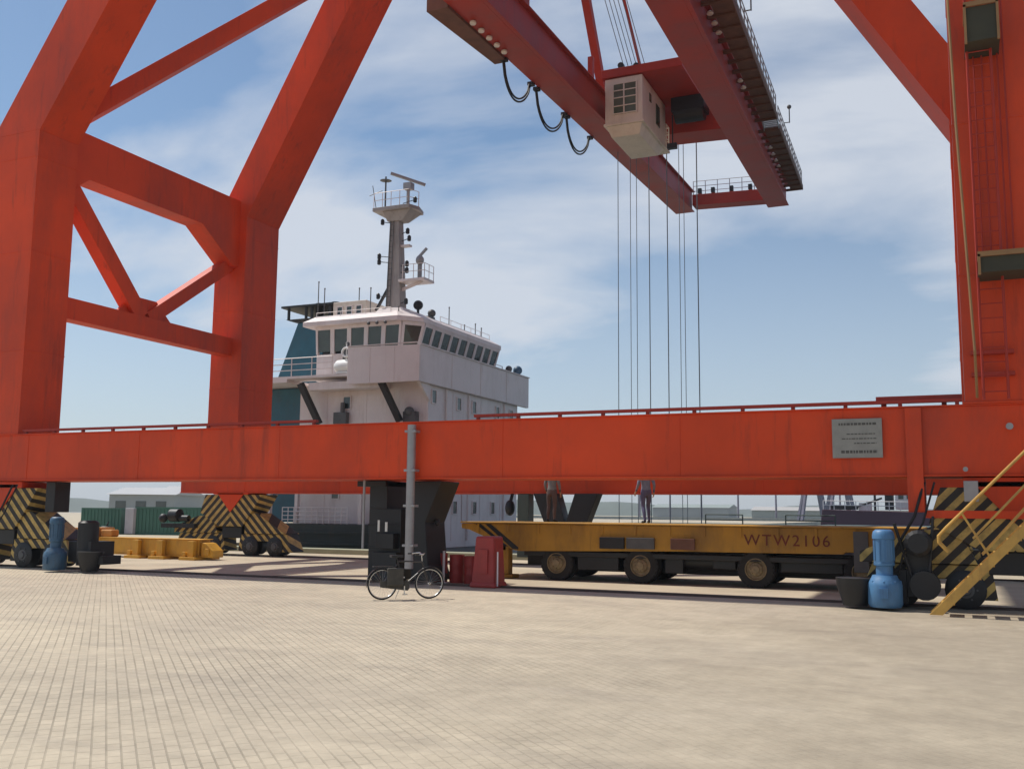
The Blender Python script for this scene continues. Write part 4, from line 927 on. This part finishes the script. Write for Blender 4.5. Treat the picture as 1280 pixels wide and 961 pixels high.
# ------------------------------------------------------------------ people (one continuous skinned body each)
def person(label, loc, rz, joints, top_m, leg_m, hip_z, sleeve=True, hat=None):
    root = thing('person', label, 'person', loc, rz, group=None, local=True)
    J, E = joints
    me = bpy.data.meshes.new('body'); names = list(J)
    me.from_pydata([J[n][0] for n in names], [(names.index(a), names.index(c)) for a, c in E], [])
    o = bpy.data.objects.new('body_tmp', me); COL.objects.link(o)
    md = o.modifiers.new('s', 'SKIN'); sub = o.modifiers.new('u', 'SUBSURF'); sub.levels = 2; sub.render_levels = 2
    for i, n in enumerate(names):
        r = J[n][1]; me.skin_vertices[0].data[i].radius = r if isinstance(r, tuple) else (r, r)
        me.skin_vertices[0].data[i].use_root = (n == 'pelvis')
    bpy.context.view_layer.update()
    ev = bpy.data.meshes.new_from_object(o.evaluated_get(bpy.context.evaluated_depsgraph_get()))
    COL.objects.unlink(o); bpy.data.objects.remove(o)
    ev.materials.clear()
    for m_ in (top_m, leg_m, SKIN, BLACK): ev.materials.append(m_)
    hands = [Vector(J[n][0]) for n in names if 'hand' in n or 'fing' in n or 'thumb' in n]
    for p in ev.polygons:
        c = p.center; k = 0 if c.z > hip_z else 1
        if c.z > 1.50: k = 2
        if c.z < .085: k = 3
        if any((c-h).length < .075 for h in hands): k = 2
        p.material_index = k; p.use_smooth = True
    bo = bpy.data.objects.new('body', ev); COL.objects.link(bo); bo.parent = root
    hp = Vector(J['head'][0]); b = MB()
    # hair cap with ears-level edge
    for (dxh, dyh, dzh, r_, s3) in ((0, .02, .04, .112, (.92, 1.02, .95)),):
        b.ball(hp+Vector((dxh, dyh, dzh)), r_, s3)
    b.build('hair', HAIR, root, smooth=True)
    b = MB(); f = hp+Vector((0, -.10, 0)); b.ball(f+Vector((0, -.012, -.02)), .018, (.8, 1, 1.4), 8, 5)
    for s_ in (-1, 1): b.ball(hp+Vector((s_*.088, .0, -.01)), .026, (.5, .8, 1.3), 8, 5)
    b.build('nose_and_ears', SKIN, root, smooth=True)
    b = MB()
    for s_ in (-1, 1): b.ball(hp+Vector((s_*.035, -.092, .012)), .011, (1.3, .7, .8), 8, 5)
    b.box(hp.x-.022, hp.x+.022, hp.y-.104, hp.y-.09, hp.z-.062, hp.z-.055); b.build('eyes_and_mouth', HAIR, root)
    return root
def hand(J, E, base, wrist, s, fwd, down=Vector((0, 0, -1))):
    # palm and five curled fingers hanging below the wrist
    w = Vector(wrist); palm = w+down*.06
    J[base+'_hand'] = (tuple(palm), (.034, .018)); E.append((base+'_wrist', base+'_hand'))
    for k, (off, ln) in enumerate(((-.030, .068), (-.010, .078), (.010, .073), (.029, .058))):
        a = palm+fwd*off*1.0+down*.035; c = a+down*ln*.55+Vector((-s*.006, 0, 0)); d = c+down*ln*.42+Vector((-s*.02, 0, 0))
        for nm, p in (('a', a), ('b', c), ('c', d)): J[f'{base}_fing{k}{nm}'] = (tuple(p), .0088)
        E += [(base+'_hand', f'{base}_fing{k}a'), (f'{base}_fing{k}a', f'{base}_fing{k}b'), (f'{base}_fing{k}b', f'{base}_fing{k}c')]
    a = palm+fwd*-.035+down*-.01; c = a+fwd*-.022+down*.028
    J[base+'_thumba'] = (tuple(a), .011); J[base+'_thumbb'] = (tuple(c), .0095)
    E += [(base+'_hand', base+'_thumba'), (base+'_thumba', base+'_thumbb')]
def pose(legsL, legsR, armL, armR, lean=0):
    J = {'pelvis': ((0, 0, .93), (.15, .11)), 'waist': ((0, -.005, 1.08), (.135, .10)), 'chest': ((0, -.005-lean, 1.28), (.165, .115)), 'upper': ((0, -lean, 1.40), (.12, .09)),
         'neck': ((0, -.01-lean, 1.50), .052), 'headlow': ((0, -.02-lean, 1.56), (.066, .075)), 'head': ((0, -.02-lean, 1.64), (.078, .096)), 'crown': ((0, -.01-lean, 1.70), (.06, .07))}
    E = [('pelvis', 'waist'), ('waist', 'chest'), ('chest', 'upper'), ('upper', 'neck'), ('neck', 'headlow'), ('headlow', 'head'), ('head', 'crown')]
    for nm, s, (kn, an) in (('l', -1, legsL), ('r', 1, legsR)):
        J[nm+'_hip'] = ((s*.095, 0, .86), .098); J[nm+'_knee'] = ((kn[0], kn[1], .49), .064); J[nm+'_calf'] = (((kn[0]+an[0])/2, (kn[1]+an[1])/2+.015, .33), .058); J[nm+'_ankle'] = ((an[0], an[1], .10), .042)
        J[nm+'_heel'] = ((an[0], an[1]+.03, .045), .042); J[nm+'_toe'] = ((an[0]+s*.03, an[1]-.17, .035), (.042, .030))
        E += [('pelvis', nm+'_hip'), (nm+'_hip', nm+'_knee'), (nm+'_knee', nm+'_calf'), (nm+'_calf', nm+'_ankle'), (nm+'_ankle', nm+'_heel'), (nm+'_heel', nm+'_toe')]
    for nm, s, (el, wr) in (('la', -1, armL), ('ra', 1, armR)):
        J[nm+'_sh'] = ((s*.175, -lean, 1.39), .062); J[nm+'_elbow'] = (el, .046); J[nm+'_wrist'] = (wr, .029)
        E += [('upper', nm+'_sh'), (nm+'_sh', nm+'_elbow'), (nm+'_elbow', nm+'_wrist')]
        dn = (Vector(wr)-Vector(el)).normalized()
        hand(J, E, nm, wr, s, Vector((0, 1, 0)), dn)
    return J, E
CY = rad(24)
# facing away from the camera would hide the face; both men stand side-on to the rail of the deck
person('person in grey shirt and brown trousers standing on the yellow trailer, nearer its pointed end', (-11.52, 28.8, 1.61), CY+rad(150),
       pose(((-.10, -.01), (-.10, .02)), ((.11, -.02), (.12, .02)), ((-.24, -.02, 1.13), (-.25, -.08, .90)), ((.24, .0, 1.13), (.23, -.10, .92))), SHIRT, TROUS, .98)
person('person in grey-blue jacket and violet trousers walking on the middle of the yellow trailer', (-8.52, 28.8, 1.61), CY+rad(195),
       pose(((-.11, -.12), (-.13, -.10)), ((.10, .0), (.11, .16)), ((-.24, .06, 1.13), (-.27, -.06, .90)), ((.25, .02, 1.13), (.27, -.12, .93)), .02), OVERT, OVER, .98)

# ------------------------------------------------------------------ bicycle
bk = thing('bicycle', 'old black bicycle with a canvas pannier standing on the paving before the crane', 'bicycle', (-11.10, 19.25, 0), rad(40), local=True)
bk.rotation_euler = (rad(0), 0, rad(47))
def bwheel(x):
    b = MB(); b.torus((x, 0, .335), .317, .019, 'y', 40, 8); w = b.build('wheel', RUBBER, bk, smooth=True)
    b = MB(); b.torus((x, 0, .335), .297, .009, 'y', 40, 6); b.tube((x, -.04, .335), (x, .04, .335), .022, 10)
    for k in range(24):
        t = 2*math.pi*k/24; s_ = .03 if k % 2 else -.03
        b.tube((x, s_, .335), (x+.295*math.cos(t), 0, .335+.295*math.sin(t)), .0015, 4)
    b.build('rim', CHROME, w)
    return w
bwheel(-.53); bwheel(.53)
b = MB()
bbk = (-.06, 0, .29); seat = (-.20, 0, .82); head0 = (.36, 0, .80); head1 = (.40, 0, .66); rh = (-.53, 0, .335); fh = (.53, 0, .335)
for p, q in ((bbk, seat), (seat, head0), (bbk, head1), (head0, head1)): b.tube(p, q, .017, 8)
for s_ in (-.045, .045):
    b.tube((bbk[0], s_*.6, bbk[2]), (rh[0], s_, rh[2]), .010, 6); b.tube((seat[0], s_*.5, seat[2]-.06), (rh[0], s_, rh[2]), .009, 6)
    b.path([(head1[0], s_*.6, head1[2]), (.44, s_, .56), (.47, s_, .44), (fh[0], s_, fh[2])], .011, 6)
b.build('frame', BIKE, bk, smooth=True)
b = MB(); b.tube(seat, (-.225, 0, .90), .013, 8); b.add([], []); b.prismz([(-.36, -.09), (-.36, .09), (-.22, .05), (-.08, .018), (-.08, -.018), (-.22, -.05)], .90, .945); b.build('saddle', BLACK, bk, bevel=.015)
b = MB(); b.tube(head0, (.345, 0, .93), .013, 8); b.path([(.20, -.27, .97), (.30, -.27, .98), (.36, -.16, .99), (.35, 0, .93), (.36, .16, .99), (.30, .27, .98), (.20, .27, .97)], .012, 8); b.build('handlebar', CHROME, bk, smooth=True)
for s_ in (-1, 1):
    b = MB(); b.tube((.20, s_*.27, .97), (.11, s_*.275, .965), .017, 8); b.build('grip', BLACK, bk)
b = MB(); b.lathe([(.09, -.006), (.095, 0), (.09, .006)], (bbk[0], -.06, bbk[2]), 'y', 20); b.box(bbk[0]-.012, bbk[0]+.012, -.09, -.075, bbk[2]-.17, bbk[2]); b.box(bbk[0]-.012, bbk[0]+.012, .075, .09, bbk[2], bbk[2]+.17)
b.box(bbk[0]-.05, bbk[0]+.05, -.17, -.09, bbk[2]-.185, bbk[2]-.16); b.box(bbk[0]-.05, bbk[0]+.05, .09, .17, bbk[2]+.16, bbk[2]+.185); b.build('crank', CHROME, bk)
b = MB(); b.prism([(-.60, .40), (-.60, .27), (.02, .19), (.06, .24), (.06, .36), (.02, .40)], -.075, -.062); b.build('chain_guard', CANVAS, bk, bevel=.004)
for (cx_, a0, a1, m_) in ((-.53, 20, 190, BIKE), (.53, 10, 140, BIKE)):
    b = MB(); n = 14
    for i in range(n):
        t0 = rad(a0+(a1-a0)*i/n); t1 = rad(a0+(a1-a0)*(i+1)/n); R = .355
        b.hexa([(cx_+R*math.cos(t0), -.028, .335+R*math.sin(t0)), (cx_+R*math.cos(t0), .028, .335+R*math.sin(t0)), (cx_+R*math.cos(t1), .028, .335+R*math.sin(t1)), (cx_+R*math.cos(t1), -.028, .335+R*math.sin(t1)),
                (cx_+(R+.004)*math.cos(t0), -.028, .335+(R+.004)*math.sin(t0)), (cx_+(R+.004)*math.cos(t0), .028, .335+(R+.004)*math.sin(t0)), (cx_+(R+.004)*math.cos(t1), .028, .335+(R+.004)*math.sin(t1)), (cx_+(R+.004)*math.cos(t1), -.028, .335+(R+.004)*math.sin(t1))])
    b.build('mudguard', m_, bk)
b = MB(); b.box(-.75, -.30, -.06, .06, .70, .715)
for x in (-.72, -.5): b.tube((x, -.05, .70), (-.53, -.05, .36), .006, 5); b.tube((x, .05, .70), (-.53, .05, .36), .006, 5)
b.build('luggage_rack', BIKE, bk)
b = MB(); b.box(-.46, -.10, -.17, -.07, .30, .68); b.build('pannier', CANVAS, bk, bevel=.03)
b = MB(); b.tube((-.10, .06, .30), (-.18, .17, .01), .009, 6); b.build('kickstand', CHROME, bk)

# ------------------------------------------------------------------ red drums by the rail
def drum(x, y, r, h, label, m=BARR, bands=True, group=None):
    b = MB()
    prof = [(r*.96, 0), (r, .03)]
    for k in (1, 2): z = h*k/3; prof += [(r, z-.03), (r*1.04, z), (r, z+.03)]
    prof += [(r, h-.03), (r*1.03, h-.01), (r*1.03, h), (r*.94, h), (r*.94, h-.03)]
    b.lathe(prof, (x, y, 0), 'z', 28)
    o = b.build('drum', m, None, smooth=True)
    b = MB(); b.lathe([(r*.93, h-.029), (r*.93, h-.02), (.001, h-.02)], (x, y, 0), 'z', 28); b.lathe([(.05, h-.019), (.05, h+.01)], (x+r*.5, y, 0), 'z', 10); b.build('lid', m, o, smooth=True)
    tag(o, label, 'drum', group); return o
# tall red fibreglass hydrant cover
b = MB()
b.hexa([(-11.42, 23.05, 0), (-10.76, 23.05, 0), (-10.76, 23.75, 0), (-11.42, 23.75, 0), (-11.32, 23.1, 1.28), (-10.82, 23.1, 1.28), (-10.82, 23.7, 1.28), (-11.32, 23.7, 1.28)])
b.hexa([(-11.46, 23.01, 0), (-10.72, 23.01, 0), (-10.72, 23.79, 0), (-11.46, 23.79, 0), (-11.44, 23.03, .14), (-10.74, 23.03, .14), (-10.74, 23.77, .14), (-11.44, 23.77, .14)])
hb = b.build('hydrant_box', BARR, None, bevel=.05)
tag(hb, 'tall dark red box standing on the rail line left of the trailer support', 'hydrant box')
b = MB(); b.box(-11.2, -10.95, 23.03, 23.07, .35, .95); b.build('door', BARR, hb)
b = MB(); b.box(-10.715, -10.69, 23.1, 23.14, .05, .9); b.build('pole', WHITE, hb)
xs = [(-12.95, 24.3, .19, .78, 'low red drum with a pale stripe beside it, leftmost of the row'), (-12.48, 24.35, .2, .74, 'low red drum, second from the left in the row'),
      (-12.02, 24.3, .2, .72, 'low red drum, third from the left in the row'), (-11.58, 24.35, .2, .70, 'low red drum nearest the tall red box')]
for x, y, r, h, lb in xs: drum(x, y, r, h, lb, group='low red drums in a row by the rail')
b = MB(); b.tube((-12.72, 24.05, 0), (-12.72, 24.05, .85), .035, 8); b.box(-12.85, -12.59, 23.92, 24.18, 0, .03); tag(b.build('marker_post', WHITE), 'thin white post standing between the low red drums', 'post')
b = MB(); b.box(-11.98, -11.62, 24.62, 24.9, 0, 1.15); b.lathe([(.13, -.05), (.13, 0)], (-11.8, 24.62, .95), 'y', 14); tag(b.build('valve_cabinet', GREY, bevel=.02), 'small grey cabinet behind the red drums under the trailer tip', 'cabinet')

# ------------------------------------------------------------------ yellow lifting beam on the quay at the left
lb = thing('lifting_beam', 'long yellow steel lifting beam lying on the quay behind the left bogies', 'lifting beam', (-30.5, 30.0, 0))
b = MB(); b.box(-31.2, -26.1, 29.8, 30.4, .16, .74); b.box(-31.25, -26.0, 29.75, 30.45, .741, .77); b.box(-31.2, -26.0, 29.75, 30.45, .12, .159); b.build('main_beam', YEL, lb, bevel=.01)
for x in (-29.0, -27.8, -26.3):
    b = MB(); b.box(x-.4, x+.35, 29.4, 30.8, .0, .115); b.box(x-.14, x+.14, 29.55, 29.74, .12, .70); b.box(x-.35, x-.2, 29.5, 29.745, .12, .3); b.build('foot', YEL, lb, bevel=.01)
b = MB(); b.prism([(-26.0, .1), (-25.45, .1), (-25.45, .35), (-25.8, .62), (-26.0, .66)], 29.8, 30.4); b.lathe([(.14, -.05), (.14, .0)], (-25.72, 29.8, .3), 'y', 14); b.build('end_block', YEL, lb, bevel=.02)
b = MB(); b.box(-32.3, -31.25, 29.6, 30.7, .1, 1.12); b.box(-31.9, -31.3, 29.5, 29.6, .5, .9); b.build('end_box', ORA, lb, bevel=.02)
b = MB(); b.box(-31.2, -30.6, 29.9, 30.3, .771, 1.05); b.build('lug', ORA, lb, bevel=.05)
fr = thing('spreader_frame', 'yellow spreader frame lying beyond the leftmost striped bogie at the picture edge', 'spreader', (-36, 30, 0))
b = MB(); b.box(-39.5, -33.0, 29.8, 30.3, .55, .98); b.box(-39.5, -33.0, 31.6, 32.1, .55, .98); b.build('side_beam', YEL, fr, bevel=.01)
for x in (-39.4, -33.6): b = MB(); b.box(x, x+.5, 29.7, 32.2, .1, .54); b.build('end_beam', YEL, fr, bevel=.01)

# ------------------------------------------------------------------ green containers, pale cabinet, workshop beyond
def container(x, y, L, W, H, rz, label, m=GREEN):
    o = thing('container', label, 'container', (x, y, 0), rz, group='low green containers beyond the quay corner', local=True)
    b = MB(); b.box(-L/2+.05, L/2-.05, -W/2+.05, W/2-.05, .12, H-.06)
    n = int(L/.28)
    for i in range(n):
        xx = -L/2+.1+i*(L-.2)/n; b.box(xx, xx+.13, -W/2+.012, -W/2+.049, .2, H-.16)
    b.build('body', m, o)
    b = MB()
    for z in (.0, H-.12):
        b.box(-L/2, L/2, -W/2, -W/2+.1, z, z+.12); b.box(-L/2, L/2, W/2-.1, W/2, z, z+.12); b.box(-L/2, -L/2+.1, -W/2+.101, W/2-.101, z, z+.12); b.box(L/2-.1, L/2, -W/2+.101, W/2-.101, z, z+.12)
    for x_ in (-L/2, L/2-.11):
        for y_ in (-W/2-.002, W/2-.11): b.box(x_, x_+.11, y_, y_+.11, .121, H-.121)
    b.build('frame', m, o)
    return o
container(-57.6, 56.0, 3.2, 2.2, 1.9, rad(14), 'short green container left of the pale cabinet')
container(-52.3, 57.4, 5.6, 2.2, 2.0, rad(14), 'long green container right of the pale cabinet')
b = MB(); b.box(-55.5, -54.7, 55.4, 56.2, .05, 1.9); tag(b.build('cabinet', GREY2, bevel=.03), 'pale grey cabinet standing between two green containers', 'cabinet')
b = MB(); b.lathe([(.3, 0), (.42, .1), (.42, .55), (.3, .62)], (-56.0, 54.2, 0), 'z', 16); b.tube((-56, 54.2, .6), (-55.6, 54.0, .9), .06); tag(b.build('cable_drum', BLACK, smooth=True), 'small black round drum on the ground by the pale cabinet', 'drum')
wh = thing('warehouse', 'long pale grey-green workshop with a low roof far behind the left bogies', 'warehouse', (-115, 118, 0), rad(24), local=True)
b = MB(); b.box(-5, 5, 0, 14, 0, 4.0); wa = b.build('wall', WARE, wh)
b = MB(); b.prismx([(-.5, 4.0), (14.5, 4.0), (7, 5.2)], -5.4, 5.4); b.build('roof', mat('pale_roof', (.42, .42, .42), .7, var=.05, scale=.1), wh)
for i in range(3): b = MB(); b.box(-4+i*3.1, -2.4+i*3.1, -.05, -.003, 1.6, 3.0); b.build('window', GLASS, wa)
wh2 = thing('storage_shed', 'pale grey storage shed with a ridged roof far off, right of the workshop', 'shed', (-136, 152, 0), rad(20), local=True)
b = MB(); b.box(-7, 7, 0, 16, 0, 4.6); b.build('wall', WARE, wh2)
b = MB(); b.prismx([(-.5, 4.6), (16.5, 4.6), (8, 6.4)], -7.5, 7.5); b.build('roof', bpy.data.materials['pale_roof'], wh2)

# ------------------------------------------------------------------ harbour beyond: dredger, far cranes, quay sheds
vs_ = thing('dredger', 'distant dark-hulled dredger with white deckhouse seen under the right end of the sill', 'ship', (-7, 112, -2.4))
b = MB(); b.prism([(-13.5, 1.0), (-12.8, -2.6), (8, -2.6), (9.5, 2.7), (-4, 2.5), (-4.5, 2.3), (-13.3, 2.5)], 109, 116); b.build('hull', FARRED, vs_, bevel=.05)
b = MB(); b.box(-9.8, -8.6, 110.5, 112, 2.4, 3.2); b.build('locker', WHITE, vs_)
b = MB(); b.box(-6.2, -3.6, 110, 114.5, 2.55, 4.6); hs = b.build('deckhouse', WHITE, vs_, bevel=.05)
b = MB()
for x in (-5.9, -5.1, -4.3): b.box(x, x+.5, 109.96, 109.997, 3.6, 4.2)
b.build('window', GLASS, hs)
b = MB(); b.box(-7.2, -6.4, 110, 111.5, 2.5, 4.3); b.box(-9.4, -7.0, 110.2, 110.8, 4.45, 4.62); b.tube((-8.2, 110.5, 2.4), (-8.2, 110.5, 4.5), .12); b.tube((-11, 110.5, 2.4), (-7.5, 110.5, 3.7), .1); b.box(-12.6, -9.9, 110.2, 111.3, 2.5, 2.95); b.build('dredging_gear', BLACK, vs_)
rail(vs_, [(-13.2, 109.2, 2.5), (-4.6, 109.2, 2.4)], .9, 2, .05, sp=1.0)
b = MB(); b.tube((-5, 112, 4.6), (-5, 112, 9), .12); b.tube((-6, 112, 7.6), (-4, 112, 7.6), .06); b.build('mast', WHITE, vs_)
def farcrane(x, y, h, label, first=None):
    o = thing('harbour_crane', label, 'crane', (x, y, 0), rad(15), group='faint harbour cranes on the far quay', local=True)
    b = MB()
    for sx in (-1, 1):
        for sy in (-1, 1): b.beam((sx*5, sy*6, -2), (sx*2.2, sy*3, h*.55), 1.0, 1.0)
    b.build('portal_legs', FAR, o)
    b = MB(); b.box(-3, 3, -4, 4, h*.55, h*.7); b.build('machinery_house', FAR, o)
    b = MB(); b.beam((0, -3, h*.68), (4, -20, h), .7, .9); b.beam((0, 3, h*.7), (0, 0, h), .5, .5); b.beam((0, 0, h), (4, -20, h), .2, .2); b.build('jib', FAR, o)
    return o
farcrane(-53, 405, 26, 'faint far harbour crane, leftmost of the two seen above the trailer lettering')
farcrane(-42, 398, 28, 'faint far harbour crane, right one of the two, nearer the dredger')
b = MB(); b.box(-420, 500, 430, 520, -4, .4); struct(b.build('far_quay', CONC))
rnd = random.Random(4)
FW = [WARE, mat('far_shed_b', (.26, .30, .28), .8, var=.05, scale=.05), mat('far_shed_c', (.40, .38, .36), .8, var=.05, scale=.05)]
lbs = ['far low harbour shed seen just right of the black hanging brackets', 'far low harbour shed behind the walking person', 'far low harbour shed left of the trailer lettering', 'far low harbour shed above the trailer lettering']
for i, (x, w, h) in enumerate(((-110, 34, 5.2), (-68, 30, 4.3), (-30, 26, 4.6), (12, 30, 3.2))):
    o = thing('harbour_shed', lbs[i], 'shed', (x, 440, .4), 0, group='low sheds along the far quay', local=True)
    b = MB(); b.box(-w/2, w/2, 0, 18, 0, h-1); b.build('wall', FW[i % 3], o)
    b = MB(); b.prismx([(-.6, h-1), (18.6, h-1), (9, h+.6)], -w/2-.5, w/2+.5); b.build('roof', FW[(i+1) % 3], o)
for i, x in enumerate((-132, -118, -104, -88, -72, -46)):
    o = thing('light_mast', 'faint lamp mast on the far quay, %s' % ['leftmost of its row', 'between the black brackets', 'behind the deck near the standing person', 'right of the walking person', 'left of the far cranes', 'between the far cranes'][i], 'light mast', (x, 436, .4), 0, group='tall lamp masts on the far quay', local=True)
    b = MB(); b.tube((0, 0, 0), (0, 0, 24), .45, 8, .25); b.build('pole', FAR, o)
    b = MB(); b.box(-1.6, 1.6, -.5, .5, 24.01, 24.9); b.build('lamp_head', FAR, o)
ridge(-900, 900, 1500, 300, 42, 3, rad(24))
ridge(-250, 1500, 1300, 300, 20, 5, rad(5))
ridge(330, 1280, 330, 200, 36, 9, rad(0))
ridge(700, 1500, 900, 300, 24, 12, rad(-8))
# ------------------------------------------------------------------ haze
hzb = MB(); hzb.box(-2400, 2400, -700, 2400, -9, 75)
HZ = bpy.data.materials.new('haze_air'); HZ.use_nodes = True; t = HZ.node_tree; t.nodes.remove(t.nodes['Principled BSDF'])
pv = t.nodes.new('ShaderNodeVolumePrincipled'); pv.inputs['Color'].default_value = (.80, .86, .95, 1); pv.inputs['Density'].default_value = .0003; pv.inputs['Anisotropy'].default_value = .2
t.links.new(pv.outputs[0], t.nodes['Material Output'].inputs['Volume'])
ho = hzb.build('haze', HZ); ho['kind'] = 'stuff'
